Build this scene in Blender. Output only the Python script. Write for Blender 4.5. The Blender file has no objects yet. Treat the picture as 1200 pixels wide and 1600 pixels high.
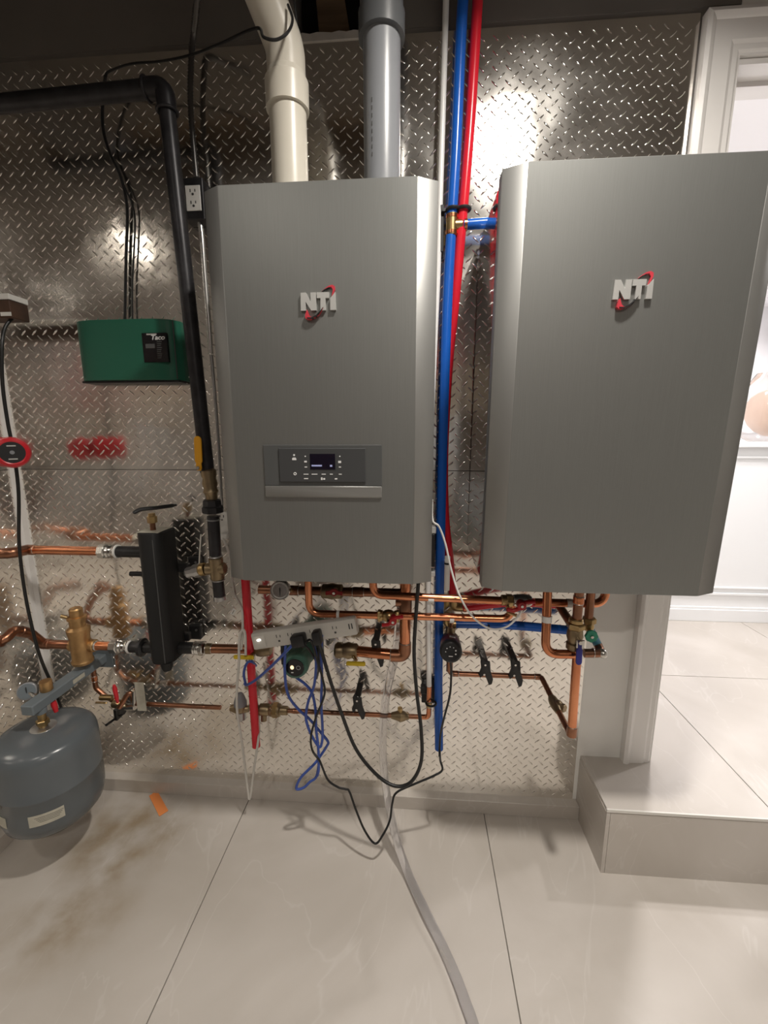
import bpy, bmesh, math, random
from mathutils import Vector, Matrix
random.seed(7)
R_ = math.radians
SC = bpy.context.scene
COL = SC.collection

# ------------------------------------------------------------------ camera
FPX, PITCH, YAW, ROLL = 668.57, 0.184311, 0.075807, -0.00267
CAM = Vector((0.0, -1.37, 1.35))
def _basis():
    cy, sy = math.cos(YAW), math.sin(YAW)
    fw = Vector((-sy*math.cos(PITCH), cy*math.cos(PITCH), -math.sin(PITCH)))
    r = Vector((cy, sy, 0)); u = r.cross(fw)
    c, s = math.cos(ROLL), math.sin(ROLL)
    return c*r+s*u, -s*r+c*u, fw
CR, CU, CF = _basis()
cam_data = bpy.data.cameras.new('camera')
cam_data.sensor_fit = 'HORIZONTAL'; cam_data.sensor_width = 36.0
cam_data.lens = 36.0*FPX/1200.0
cam_data.clip_start = 0.02; cam_data.clip_end = 50
cam = bpy.data.objects.new('camera', cam_data); COL.objects.link(cam)
M = Matrix((CR, CU, -CF)).transposed().to_4x4(); M.translation = CAM
cam.matrix_world = M
SC.camera = cam

# ------------------------------------------------------------------ world, exposure
w = bpy.data.worlds.new('world'); SC.world = w; w.use_nodes = True
w.node_tree.nodes['Background'].inputs[0].default_value = (0.9, 0.93, 1, 1)
w.node_tree.nodes['Background'].inputs[1].default_value = 0.03
SC.view_settings.view_transform = 'Standard'
SC.view_settings.look = 'None'
SC.view_settings.exposure = 0.32
SC.view_settings.gamma = 1.0
SC.view_settings.use_curve_mapping = False

# ------------------------------------------------------------------ room dimensions
CEIL = 2.405; TOP = 2.62; XL = -1.375; XP = 0.585; ZS = 0.23; YS = -0.219
ROOM_LIGHTS = [   # x, y, z, watts, radius, colour
    (0.35, -0.82, TOP, 19, 0.06, (1, .94, .86)),
    (-0.80, -1.75, TOP, 3.5, 0.045, (1, .92, .82)),
    (0.55, -2.60, TOP, 16, 0.045, (1, .92, .82)),  # rear lamp moved and strengthened to fill the lower wall and casing
]
FAR_LIGHTS = [
    (1.12, 0.56, 2.60, 16, 0.05, (1, .96, .95)),
    (2.50, 0.75, 2.60, 14, 0.05, (1, .96, .95)),  # added fill lamp for the far room, no such fitting seen
    (1.15, 2.75, 2.60, 17, 0.05, (1, .97, .97)),  # unseen lamp added to brighten the back of the far room
    (3.20, 2.60, 2.60, 16, 0.05, (1, .97, .97)),  # another added fill lamp behind the counter
]

def ray(x, y):
    d = CF + CR*((x-600)/FPX) - CU*((y-800)/FPX)
    return d/d.y
def W(x, y, Y):
    """point of the plane y = Y seen at photo position (x, y)"""
    return CAM + ray(x, y)*(Y-CAM.y)
def rect(x0, y0, x1, y1, Y):
    a, b, c, d = W(x0, y0, Y), W(x1, y0, Y), W(x1, y1, Y), W(x0, y1, Y)
    return ((a.x+d.x)/2, (b.x+c.x)/2, (c.z+d.z)/2, (a.z+b.z)/2)   # X0 X1 Z0 Z1

# ------------------------------------------------------------------ materials
def mat(name, col, rough=.5, metal=0.0, var=0.0, vscale=8.0, bump=0.0, bscale=60.0, col2=None, stretch=(1,1,1),
        emit=None, es=0.0, trans=0.0, ior=1.45, coat=0.0, rvar=0.0, spec=None, aniso=0.0, bdist=0.002):
    m = bpy.data.materials.new(name); m.use_nodes = True
    nt = m.node_tree; n = nt.nodes; L = nt.links
    b = n['Principled BSDF']
    b.inputs['Base Color'].default_value = (*col, 1)
    b.inputs['Roughness'].default_value = rough
    b.inputs['Metallic'].default_value = metal
    if spec is not None: b.inputs['Specular IOR Level'].default_value = spec
    if aniso: b.inputs['Anisotropic'].default_value = aniso
    b.inputs['IOR'].default_value = ior
    if trans: b.inputs['Transmission Weight'].default_value = trans
    if coat: b.inputs['Coat Weight'].default_value = coat; b.inputs['Coat Roughness'].default_value = .08
    if emit:
        b.inputs['Emission Color'].default_value = (*emit, 1); b.inputs['Emission Strength'].default_value = es
    g = n.new('ShaderNodeNewGeometry'); mp = n.new('ShaderNodeMapping')
    mp.inputs['Scale'].default_value = stretch
    L.new(g.outputs['Position'], mp.inputs['Vector'])
    if var or rvar or col2:
        t = n.new('ShaderNodeTexNoise'); t.inputs['Scale'].default_value = vscale; t.inputs['Detail'].default_value = 5
        L.new(mp.outputs[0], t.inputs['Vector'])
        cr = n.new('ShaderNodeValToRGB')
        cr.color_ramp.elements[0].position = .32; cr.color_ramp.elements[1].position = .68
        c2 = col2 if col2 else tuple(max(0, c*(1-var)) for c in col)
        c1 = col if col2 else tuple(min(1, c*(1+var)) for c in col)
        cr.color_ramp.elements[0].color = (*c2, 1); cr.color_ramp.elements[1].color = (*c1, 1)
        L.new(t.outputs['Fac'], cr.inputs[0]); L.new(cr.outputs[0], b.inputs['Base Color'])
        if rvar:
            mr = n.new('ShaderNodeMapRange')
            mr.inputs['From Min'].default_value = .3; mr.inputs['From Max'].default_value = .7
            mr.inputs['To Min'].default_value = max(0, rough-rvar); mr.inputs['To Max'].default_value = rough+rvar
            L.new(t.outputs['Fac'], mr.inputs['Value']); L.new(mr.outputs[0], b.inputs['Roughness'])
    if bump:
        t2 = n.new('ShaderNodeTexNoise'); t2.inputs['Scale'].default_value = bscale; t2.inputs['Detail'].default_value = 3
        L.new(mp.outputs[0], t2.inputs['Vector'])
        bp = n.new('ShaderNodeBump'); bp.inputs['Strength'].default_value = bump; bp.inputs['Distance'].default_value = bdist
        L.new(t2.outputs['Fac'], bp.inputs['Height']); L.new(bp.outputs[0], b.inputs['Normal'])
    return m

def tile_material():
    m = bpy.data.materials.new('marble_tile'); m.use_nodes = True
    nt = m.node_tree; n = nt.nodes; L = nt.links; b = n['Principled BSDF']
    g = n.new('ShaderNodeNewGeometry')
    t = n.new('ShaderNodeTexNoise'); t.inputs['Scale'].default_value = 1.6; t.inputs['Detail'].default_value = 7; t.inputs['Distortion'].default_value = 1.2
    L.new(g.outputs['Position'], t.inputs['Vector'])
    cr = n.new('ShaderNodeValToRGB'); e = cr.color_ramp.elements
    e[0].position = .3; e[0].color = (.47, .43, .385, 1); e[1].position = .7; e[1].color = (.60, .56, .52, 1)
    L.new(t.outputs['Fac'], cr.inputs[0])
    # thin pale veins
    v = n.new('ShaderNodeTexNoise'); v.inputs['Scale'].default_value = 1.1; v.inputs['Detail'].default_value = 4; v.inputs['Distortion'].default_value = 1.5
    mp = n.new('ShaderNodeMapping'); mp.inputs['Scale'].default_value = (2.4, .9, 2.0); mp.inputs['Rotation'].default_value = (0, 0, .35)
    L.new(g.outputs['Position'], mp.inputs[0]); L.new(mp.outputs[0], v.inputs['Vector'])
    vr = n.new('ShaderNodeValToRGB'); q = vr.color_ramp.elements
    q[0].position = .494; q[0].color = (0, 0, 0, 1); q[1].position = .5; q[1].color = (1, 1, 1, 1)
    q2 = vr.color_ramp.elements.new(.506); q2.color = (0, 0, 0, 1)
    L.new(v.outputs['Fac'], vr.inputs[0])
    mx = n.new('ShaderNodeMixRGB'); mx.inputs['Color2'].default_value = (.72, .69, .66, 1)
    mm = n.new('ShaderNodeMath'); mm.operation = 'MULTIPLY'; mm.inputs[1].default_value = .22
    L.new(vr.outputs[0], mm.inputs[0]); L.new(mm.outputs[0], mx.inputs['Fac']); L.new(cr.outputs[0], mx.inputs['Color1'])
    # rusty brown drip stains near the tank corner
    def blob(cx, cy, rx, ry, rot):
        mpp = n.new('ShaderNodeMapping'); mpp.vector_type = 'TEXTURE'
        mpp.inputs['Location'].default_value = (cx, cy, 0); mpp.inputs['Scale'].default_value = (rx, ry, 10)
        mpp.inputs['Rotation'].default_value = (0, 0, rot)
        L.new(g.outputs['Position'], mpp.inputs[0])
        gr = n.new('ShaderNodeTexGradient'); gr.gradient_type = 'SPHERICAL'
        L.new(mpp.outputs[0], gr.inputs[0]); return gr.outputs['Fac']
    ns = n.new('ShaderNodeTexNoise'); ns.inputs['Scale'].default_value = 9; ns.inputs['Detail'].default_value = 6
    L.new(g.outputs['Position'], ns.inputs['Vector'])
    nr = n.new('ShaderNodeMapRange'); nr.inputs['From Min'].default_value = .38; nr.inputs['From Max'].default_value = .7
    L.new(ns.outputs['Fac'], nr.inputs[0])
    acc = None
    for a in ((-1.0, -.20, .28, .24, 0), (-.93, -.30, .10, .26, -.4), (-.86, -.16, .12, .14, 0), (-.97, -.47, .22, .16, .3)):
        s = blob(*a)
        if acc is None: acc = s
        else:
            ad = n.new('ShaderNodeMath'); ad.operation = 'MAXIMUM'; L.new(acc, ad.inputs[0]); L.new(s, ad.inputs[1]); acc = ad.outputs[0]
    mu = n.new('ShaderNodeMath'); mu.operation = 'MULTIPLY'; L.new(acc, mu.inputs[0]); L.new(nr.outputs[0], mu.inputs[1])
    mc = n.new('ShaderNodeMath'); mc.operation = 'MULTIPLY'; mc.inputs[1].default_value = 1.5; mc.use_clamp = True
    L.new(mu.outputs[0], mc.inputs[0])
    m2 = n.new('ShaderNodeMixRGB'); m2.inputs['Color2'].default_value = (.33, .26, .18, 1)
    L.new(mc.outputs[0], m2.inputs['Fac']); L.new(mx.outputs[0], m2.inputs['Color1'])
    L.new(m2.outputs[0], b.inputs['Base Color'])
    b.inputs['Roughness'].default_value = .33
    b.inputs['Specular IOR Level'].default_value = .45
    return m

def plate_material():
    m = mat('diamond_plate_metal', (.93, .90, .85), rough=.15, metal=.985, var=.05, vscale=5, rvar=.05, bump=.25, bscale=3.5, bdist=.02)
    return m

def rear_material():
    m = mat('patchy_rear_wall', (.2, .17, .14), .7)  # colour patches on the unseen wall stand in for clutter mirrored in the plate
    nt = m.node_tree; n = nt.nodes; L = nt.links; b = n['Principled BSDF']
    g = n.new('ShaderNodeNewGeometry'); mp = n.new('ShaderNodeMapping'); mp.inputs['Scale'].default_value = (2.2, 2.2, 1.5)
    v = n.new('ShaderNodeTexVoronoi'); v.distance = 'CHEBYCHEV'; v.inputs['Scale'].default_value = 1.3
    L.new(g.outputs['Position'], mp.inputs[0]); L.new(mp.outputs[0], v.inputs['Vector'])
    sp = n.new('ShaderNodeSeparateColor'); L.new(v.outputs['Color'], sp.inputs[0])
    cr = n.new('ShaderNodeValToRGB'); cr.color_ramp.interpolation = 'CONSTANT'
    k_ = .7
    cols = [(.10, .075, .055), (.30, .25, .20), (.05, .045, .04), (.24, .15, .09), (.16, .17, .15), (.26, .03, .035), (.40, .42, .46), (.07, .055, .045), (.20, .17, .14)]
    e = cr.color_ramp.elements
    while len(e) < len(cols): e.new(.5)
    for i_, c_ in enumerate(cols): e[i_].position = i_/len(cols); e[i_].color = (c_[0]*k_, c_[1]*k_, c_[2]*k_, 1)
    L.new(sp.outputs[0], cr.inputs[0]); L.new(cr.outputs[0], b.inputs['Base Color'])
    return m

MT = {}
MT['plate'] = plate_material()
MT['tile'] = tile_material()
MT['tile_edge'] = mat('pale_tile_edge', (.72, .70, .66), .35)
MT['grout'] = mat('grout', (.22, .20, .18), .9)
MT['white_wall'] = mat('white_wall_paint', (.84, .83, .80), .45, var=.03, vscale=2)
MT['white_trim'] = mat('white_gloss_trim', (.84, .82, .80), .22, spec=.6)
MT['bright_white'] = mat('bright_white_lacquer', (.86, .87, .88), .3)
MT['ceiling'] = mat('ceiling_drywall', (.12, .105, .09), .8, var=.1, vscale=3)
MT['far_ceiling'] = mat('white_ceiling_paint', (.88, .87, .88), .7)
MT['rear_wall'] = rear_material()
MT['dark_wood'] = mat('dark_joist_wood', (.13, .085, .05), .8, var=.35, vscale=5, stretch=(1, 8, 8))
MT['drywall'] = mat('grey_drywall', (.17, .155, .14), .8, var=.12, vscale=3)
MT['block_wood'] = mat('stained_block', (.06, .028, .015), .6, var=.3, vscale=20)
MT['void'] = mat('void_shade_black', (.012, .011, .010), .9)  # near-black colour stands in for shade inside the wall hole and ceiling bay
MT['drywall_edge'] = mat('chalky_drywall', (.52, .49, .45), .9, var=.1, vscale=30)
MT['boiler'] = mat('brushed_grey_metal', (.27, .275, .265), .42, metal=.75, var=.03, vscale=40, stretch=(18, 1, .35), bump=.05, bscale=90)
MT['boiler_edge'] = mat('brushed_grey_chamfer', (.31, .31, .30), .48, metal=.7)
MT['boiler_side'] = mat('glossy_film_steel', (.55, .54, .54), .05, metal=.95, bump=.1, bscale=5, bdist=.008)
MT['silver'] = mat('silver_letter', (.72, .72, .70), .35, metal=.6)
MT['logo_red'] = mat('logo_red', (.55, .05, .07), .3)
MT['black'] = mat('black_plastic', (.018, .018, .019), .42)
MT['black_gloss'] = mat('black_gloss', (.01, .01, .012), .12)
MT['black_iron'] = mat('black_iron_pipe', (.030, .029, .032), .38, metal=.35, var=.3, vscale=30)
MT['foam'] = mat('black_foam_jacket', (.009, .0095, .010), .6, bump=.2, bscale=200)
MT['dark_bezel'] = mat('dark_grey_bezel', (.085, .088, .088), .4)
MT['bezel2'] = mat('charcoal_display_panel', (.060, .062, .064), .3)
MT['icon'] = mat('white_icon_print', (.75, .75, .75), .5)
MT['screen'] = mat('lcd_screen', (.008, .008, .016), .12)
MT['screen_lit'] = mat('lcd_lit', (.3, .32, .5), .3, emit=(.5, .55, 1), es=.15)
MT['copper'] = mat('copper_pipe', (.78, .33, .17), .24, metal=1, col2=(.60, .22, .11), vscale=9, bump=.05, bscale=30)
MT['copper_old'] = mat('tarnished_copper', (.46, .21, .12), .33, metal=1, col2=(.22, .12, .08), vscale=14)
MT['brass'] = mat('brass_fitting', (.60, .43, .20), .32, metal=1, col2=(.40, .28, .14), vscale=25)
MT['brass_dull'] = mat('dull_brass', (.40, .31, .19), .42, metal=1, col2=(.22, .17, .11), vscale=22)
MT['bronze'] = mat('cast_bronze', (.50, .31, .14), .42, metal=.9, var=.15, vscale=40, bump=.2, bscale=150)
MT['chrome'] = mat('nickel_plated', (.62, .61, .58), .2, metal=1)
MT['solder'] = mat('solder_ring', (.62, .60, .56), .3, metal=1)
MT['steel'] = mat('galvanised_steel', (.50, .50, .50), .32, metal=.9, var=.1, vscale=20)
MT['flex'] = mat('armoured_conduit', (.80, .79, .77), .25, metal=.9)
MT['flex_dark'] = mat('dark_armoured_conduit', (.16, .155, .15), .35, metal=.8)
MT['pvc'] = mat('cream_pvc', (.70, .66, .57), .32, var=.02)
MT['pvc_white'] = mat('white_pvc', (.80, .79, .77), .3)
MT['grey_pvc'] = mat('grey_pvc', (.235, .245, .262), .3)
MT['grey_pvc_dark'] = mat('dark_grey_pvc', (.10, .105, .11), .35)
MT['blue'] = mat('blue_pex', (.012, .11, .50), .25, spec=.5)
MT['red'] = mat('red_pex', (.66, .018, .035), .25, spec=.5)
MT['blue_cable'] = mat('blue_cable_jacket', (.045, .09, .36), .4)
MT['cable'] = mat('black_cable_jacket', (.012, .012, .012), .4)
MT['white_cable'] = mat('white_cable_jacket', (.62, .60, .56), .4)
MT['white_plastic'] = mat('white_plastic', (.76, .75, .72), .35)
MT['strip_plastic'] = mat('power_strip_plastic', (.55, .53, .49), .35)
MT['green_box'] = mat('green_enamel', (.018, .125, .078), .35, spec=.5)
MT['green_pump'] = mat('green_pump_paint', (.085, .19, .145), .4)
MT['green_knob'] = mat('green_wheel', (.03, .24, .15), .4)
MT['red_knob'] = mat('red_lever_vinyl', (.40, .015, .02), .35)
MT['red_bright'] = mat('red_pump_paint', (.55, .02, .03), .3)
MT['maroon'] = mat('maroon_pump_body', (.13, .035, .04), .35)
MT['yellow'] = mat('yellow_lever_vinyl', (.70, .50, .02), .4)
MT['orange_lever'] = mat('amber_lever_vinyl', (.75, .36, .01), .4)
MT['navy'] = mat('navy_lever_vinyl', (.02, .02, .17), .3)
MT['teal'] = mat('teal_pipe', (.05, .22, .32), .35)
MT['tank'] = mat('grey_blue_enamel', (.115, .13, .142), .24, var=.03, spec=.6)
MT['bracket'] = mat('grey_bracket_paint', (.16, .19, .21), .45)
MT['label'] = mat('cream_label', (.50, .48, .40), .5, var=.08, vscale=60)
MT['paper'] = mat('white_label', (.72, .71, .69), .5)
MT['print'] = mat('dark_print', (.06, .06, .06), .5)
MT['orange_paper'] = mat('orange_paper', (.80, .27, .08), .7)
MT['hose'] = mat('clear_vinyl', (.90, .90, .92), .08, trans=.92, ior=1.33, spec=.4)
MT['lamp'] = mat('lamp_lens', (1, 1, 1), .4, emit=(1, .95, .88), es=18)
MT['lit'] = mat('pump_face_highlight', (1, .7, .3), .4, emit=(1, .72, .42), es=1.2)  # emission paints the orange-white highlight on the dark pump face
MT['peach'] = mat('peach_ceramic', (.80, .56, .42), .4)
MT['glass'] = mat('clear_glass', (.95, .95, .95), .05, trans=.9)

# ------------------------------------------------------------------ mesh builder
class MB:
    def __init__(s): s.v = []; s.f = []
    def add(s, vs, fs):
        o = len(s.v); s.v += [Vector(v) for v in vs]; s.f += [tuple(i+o for i in f) for f in fs]; return s
    def bm(s, b):
        b.verts.index_update()
        s.add([v.co.copy() for v in b.verts], [tuple(v.index for v in f.verts) for f in b.faces]); b.free(); return s
    def box(s, c, d, bev=0.0, rot=None, seg=1):
        b = bmesh.new(); bmesh.ops.create_cube(b, size=1.0)
        for v in b.verts: v.co = Vector((v.co.x*d[0], v.co.y*d[1], v.co.z*d[2]))
        if bev: bmesh.ops.bevel(b, geom=list(b.edges), offset=bev, segments=seg, affect='EDGES', profile=.5)
        for v in b.verts:
            if rot: v.co = rot @ v.co
            v.co += Vector(c)
        return s.bm(b)
    def box2(s, x0, x1, y0, y1, z0, z1, bev=0.0, seg=1):
        return s.box(((x0+x1)/2, (y0+y1)/2, (z0+z1)/2), (abs(x1-x0), abs(y1-y0), abs(z1-z0)), bev, None, seg)
    def prism(s, pts, a, b_, frame='XY', bev=0.0, seg=1, mtx=None):
        """outline pts extruded from a to b along the third axis"""
        b = bmesh.new()
        def co(p, h):
            if frame == 'XY': return Vector((p[0], p[1], h))
            if frame == 'XZ': return Vector((p[0], h, p[1]))
            return Vector((h, p[0], p[1]))
        lo = [b.verts.new(co(p, a)) for p in pts]; hi = [b.verts.new(co(p, b_)) for p in pts]
        n = len(pts)
        b.faces.new(lo); b.faces.new(hi[::-1])
        for i in range(n): b.faces.new((lo[i], hi[i], hi[(i+1) % n], lo[(i+1) % n]))
        bmesh.ops.recalc_face_normals(b, faces=list(b.faces))
        if bev: bmesh.ops.bevel(b, geom=list(b.edges), offset=bev, segments=seg, affect='EDGES', profile=.5)
        if mtx:
            for v in b.verts: v.co = mtx @ v.co
        return s.bm(b)
    def lathe(s, o, d, prof, n=24, cap=True):
        """prof = [(height along d, radius)...]"""
        o = Vector(o); d = Vector(d).normalized()
        a = Vector((0, 0, 1)) if abs(d.z) < .9 else Vector((1, 0, 0))
        u = d.cross(a).normalized(); v = d.cross(u)
        vs = []; fs = []
        for h, r in prof:
            for k in range(n):
                t = 2*math.pi*k/n
                vs.append(o + d*h + (u*math.cos(t)+v*math.sin(t))*r)
        m = len(prof)
        for i in range(m-1):
            for k in range(n):
                k2 = (k+1) % n
                fs.append((i*n+k, i*n+k2, (i+1)*n+k2, (i+1)*n+k))
        if cap:
            fs.append(tuple(range(n))[::-1]); fs.append(tuple((m-1)*n+k for k in range(n)))
        return s.add(vs, fs)
    def cyl(s, a, b, r, n=20, bev=0.0):
        a = Vector(a); b = Vector(b); L = (b-a).length
        if bev: pr = [(0, r-bev), (bev, r), (L-bev, r), (L, r-bev)]
        else: pr = [(0, r), (L, r)]
        return s.lathe(a, b-a, pr, n)
    def hexa(s, a, b, r, n=6): return s.cyl(a, b, r, n, min(r*.12, (Vector(b)-Vector(a)).length*.2))
    def sphere(s, c, r, sc=(1, 1, 1), n=16):
        b = bmesh.new(); bmesh.ops.create_uvsphere(b, u_segments=n, v_segments=n//2+2, radius=r)
        for v in b.verts: v.co = Vector((v.co.x*sc[0], v.co.y*sc[1], v.co.z*sc[2])) + Vector(c)
        return s.bm(b)
    def torus(s, c, d, R, r, n=28, m=10, a0=0, a1=2*math.pi):
        c = Vector(c); d = Vector(d).normalized(); a = Vector((0, 0, 1)) if abs(d.z) < .9 else Vector((1, 0, 0))
        u = d.cross(a).normalized(); v = d.cross(u)
        pts = [c+(u*math.cos(t)+v*math.sin(t))*R for t in [a0+(a1-a0)*k/n for k in range(n+1)]]
        return s.tube(pts, r, m)
    def tube(s, pts, r, n=12, cap=True):
        pts = [Vector(p) for p in pts]; N = len(pts)
        rs = r if isinstance(r, (list, tuple)) else [r]*N
        T = []
        for i in range(N):
            t = (pts[min(i+1, N-1)]-pts[max(i-1, 0)])
            T.append(t.normalized() if t.length > 1e-9 else Vector((0, 0, 1)))
        a = Vector((0, 0, 1)) if abs(T[0].z) < .9 else Vector((1, 0, 0))
        u = T[0].cross(a).normalized()
        vs = []; fs = []
        for i in range(N):
            u = (u - T[i]*u.dot(T[i])).normalized(); v = T[i].cross(u)
            for k in range(n):
                t = 2*math.pi*k/n
                vs.append(pts[i]+(u*math.cos(t)+v*math.sin(t))*rs[i])
        for i in range(N-1):
            for k in range(n):
                k2 = (k+1) % n
                fs.append((i*n+k, i*n+k2, (i+1)*n+k2, (i+1)*n+k))
        if cap:
            fs.append(tuple(range(n))[::-1]); fs.append(tuple((N-1)*n+k for k in range(n)))
        return s.add(vs, fs)

def fillet(pts, rad, seg=8):
    pts = [Vector(p) for p in pts]; out = [pts[0]]
    for i in range(1, len(pts)-1):
        p, q, n = pts[i-1], pts[i], pts[i+1]
        a = (p-q); b = (n-q); la, lb = a.length, b.length
        a.normalize(); b.normalize()
        ang = a.angle(b)
        if ang > 3.05: out.append(q); continue
        t = min(rad/math.tan(ang/2), la*.48, lb*.48)
        A = q+a*t; B = q+b*t
        for k in range(seg+1):
            s = k/seg
            out.append(A.lerp(q, s).lerp(q.lerp(B, s), s))
    out.append(pts[-1]); return out

def smooth(pts, sub=8):
    pts = [Vector(p) for p in pts]; out = []
    P = [pts[0]*2-pts[1]] + pts + [pts[-1]*2-pts[-2]]
    for i in range(1, len(P)-2):
        p0, p1, p2, p3 = P[i-1:i+3]
        for k in range(sub):
            t = k/sub
            out.append(.5*((2*p1)+(p2-p0)*t+(2*p0-5*p1+4*p2-p3)*t*t+(3*p1-p0-3*p2+p3)*t**3))
    out.append(pts[-1]); return out

def resample(pts, step):
    out = [pts[0].copy()]; acc = 0
    for i in range(len(pts)-1):
        a, b = pts[i], pts[i+1]; L = (b-a).length
        if L < 1e-9: continue
        d = step-acc
        while d <= L:
            out.append(a.lerp(b, d/L)); d += step
        acc = L-(d-step)
    return out

# ------------------------------------------------------------------ object helpers
def link(name, mb, m, parent=None, ang=35, flat=False):
    vs = mb.v
    lo = Vector((min(v.x for v in vs), min(v.y for v in vs), min(v.z for v in vs)))
    hi = Vector((max(v.x for v in vs), max(v.y for v in vs), max(v.z for v in vs)))
    c = (lo+hi)/2
    me = bpy.data.meshes.new(name)
    me.from_pydata([tuple(v-c) for v in vs], [], mb.f); me.update()
    b = bmesh.new(); b.from_mesh(me); bmesh.ops.recalc_face_normals(b, faces=list(b.faces)); b.to_mesh(me); b.free()
    if not flat:
        me.shade_smooth(); me.set_sharp_from_angle(angle=R_(ang))
    me.materials.append(MT[m] if isinstance(m, str) else m)
    o = bpy.data.objects.new(name, me); COL.objects.link(o)
    o.location = c
    if parent is not None:
        o.parent = parent
        o.location = c - wloc(parent)
    return o
def wloc(o):
    v = o.location.copy()
    while o.parent: o = o.parent; v += o.location
    return v
def thing(name, label, cat, loc, group=None):
    o = bpy.data.objects.new(name, None); COL.objects.link(o); o.location = Vector(loc)
    o.empty_display_size = .03
    o['label'] = label; o['category'] = cat
    if group: o['group'] = group
    return o
def tag(o, label, cat, group=None):
    o['label'] = label; o['category'] = cat
    if group: o['group'] = group
    return o
def struct(name, mb, m, parent=None, **k):
    o = link(name, mb, m, parent, **k)
    if parent is None: o['kind'] = 'structure'
    return o

def text_mesh(txt, size, extrude, shear=0.0, bold=0.0):
    cu = bpy.data.curves.new('text', 'FONT'); cu.body = txt; cu.size = size; cu.extrude = extrude
    cu.shear = shear; cu.offset = bold; cu.align_x = 'CENTER'; cu.align_y = 'CENTER'
    ob = bpy.data.objects.new('text', cu); COL.objects.link(ob)
    bpy.context.view_layer.update()
    me = bpy.data.meshes.new_from_object(ob.evaluated_get(bpy.context.evaluated_depsgraph_get()))
    vs = [v.co.copy() for v in me.vertices]; fs = [tuple(p.vertices) for p in me.polygons]
    bpy.data.objects.remove(ob); bpy.data.curves.remove(cu); bpy.data.meshes.remove(me)
    return vs, fs

# ================================================================== STRUCTURE
# floor tiles, z = 0
def tiles(xs, ys, z, th, gap=.003):
    m = MB()
    for i in range(len(xs)-1):
        for j in range(len(ys)-1):
            m.box2(xs[i]+gap/2, xs[i+1]-gap/2, ys[j]+gap/2, ys[j+1]-gap/2, z-th, z, .0006)
    return m
fl = struct('floor', tiles([XL, -.611, .256, 1.122, 1.988, 2.6], [-3.4, -1.75, 0.0], 0, .012), 'tile')
g = MB().box2(XL, 2.6, -3.4, 0.0, -.03, -.004); link('grout', g, 'grout', fl)

# platform and far floor
XS = [XP, 1.075, 1.94, 2.8, 3.7]
far_floor = struct('trim_1', tiles(XS, [YS, .55, 1.41, 3.6], ZS, .012), 'tile')
link('grout', MB().box2(XP+.012, 3.7, YS+.012, 3.6, 0.0, ZS-.004), 'grout', far_floor)
link('riser_tile', MB().box2(XP+.012, 3.7, YS, YS+.011, 0, ZS-.012), 'tile', far_floor)
link('side_riser_tile', MB().box2(XP, XP+.011, YS, 0, 0, ZS-.012), 'tile', far_floor)
link('edge_strip', MB().box2(XP-.001, 3.7, YS-.0015, YS+.004, ZS-.009, ZS+.0006, .0005), 'tile_edge', far_floor)

# diamond plate: sheet with raised lens-shaped lugs in a herringbone
PITCH_L = .0362
def lug_template():
    L, Wd, H = .0122, .0026, .0015
    out = []
    n = 10
    def ring(sc, h): return [(L*sc*math.cos(t)*(1 if sc > .5 else .8), Wd*sc*math.sin(t)*(abs(math.sin(t))**.25 if abs(math.sin(t)) > 1e-6 else 0), h) for t in [2*math.pi*k/n for k in range(n)]]
    v = ring(1.0, 0) + ring(.72, H*.72) + ring(.34, H)
    f = []
    for lvl in range(2):
        for k in range(n):
            k2 = (k+1) % n
            f.append((lvl*n+k, lvl*n+k2, (lvl+1)*n+k2, (lvl+1)*n+k))
    f.append(tuple(2*n+k for k in range(n)))
    return v, f
LV, LF = lug_template()
def plate(name, u0, u1, v0, v1, place, mtl='plate', base_n=10):
    """place(u, v, h) -> world"""
    vs = []; fs = []
    nu = max(1, int((u1-u0)/.2)); nv = max(1, int((v1-v0)/.2))
    for j in range(nv+1):
        for i in range(nu+1): vs.append(place(u0+(u1-u0)*i/nu, v0+(v1-v0)*j/nv, 0))
    for j in range(nv):
        for i in range(nu):
            a = j*(nu+1)+i; fs.append((a, a+1, a+nu+2, a+nu+1))
    base = len(vs)
    # edge returns
    ring = [place(u0, v0, -.003), place(u1, v0, -.003), place(u1, v1, -.003), place(u0, v1, -.003)]
    top = [place(u0, v0, 0), place(u1, v0, 0), place(u1, v1, 0), place(u0, v1, 0)]
    o = len(vs); vs += ring + top
    for k in range(4): fs.append((o+k, o+(k+1) % 4, o+4+(k+1) % 4, o+4+k))
    for par in (0, 1):
        ang = R_(43) if par == 0 else R_(137)
        ca, sa = math.cos(ang), math.sin(ang)
        off = par*.5*PITCH_L
        i0 = int(math.floor(u0/PITCH_L))-1; i1 = int(math.ceil(u1/PITCH_L))+1
        j0 = int(math.floor(v0/PITCH_L/.96))-1; j1 = int(math.ceil(v1/PITCH_L/.96))+1
        for i in range(i0, i1):
            for j in range(j0, j1):
                cu = i*PITCH_L+off; cv = j*PITCH_L*.96+off*.96
                if cu < u0+.010 or cu > u1-.010 or cv < v0+.010 or cv > v1-.010: continue
                b = len(vs)
                for (x, y, h) in LV:
                    vs.append(place(cu+x*ca-y*sa, cv+x*sa+y*ca, h))
                for f in LF: fs.append(tuple(k+b for k in f))
    me = bpy.data.meshes.new(name); me.from_pydata([tuple(v) for v in vs], [], fs); me.update()
    me.shade_smooth(); me.set_sharp_from_angle(angle=R_(60))
    me.materials.append(MT[mtl])
    ob = bpy.data.objects.new(name, me); COL.objects.link(ob); return ob

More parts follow.
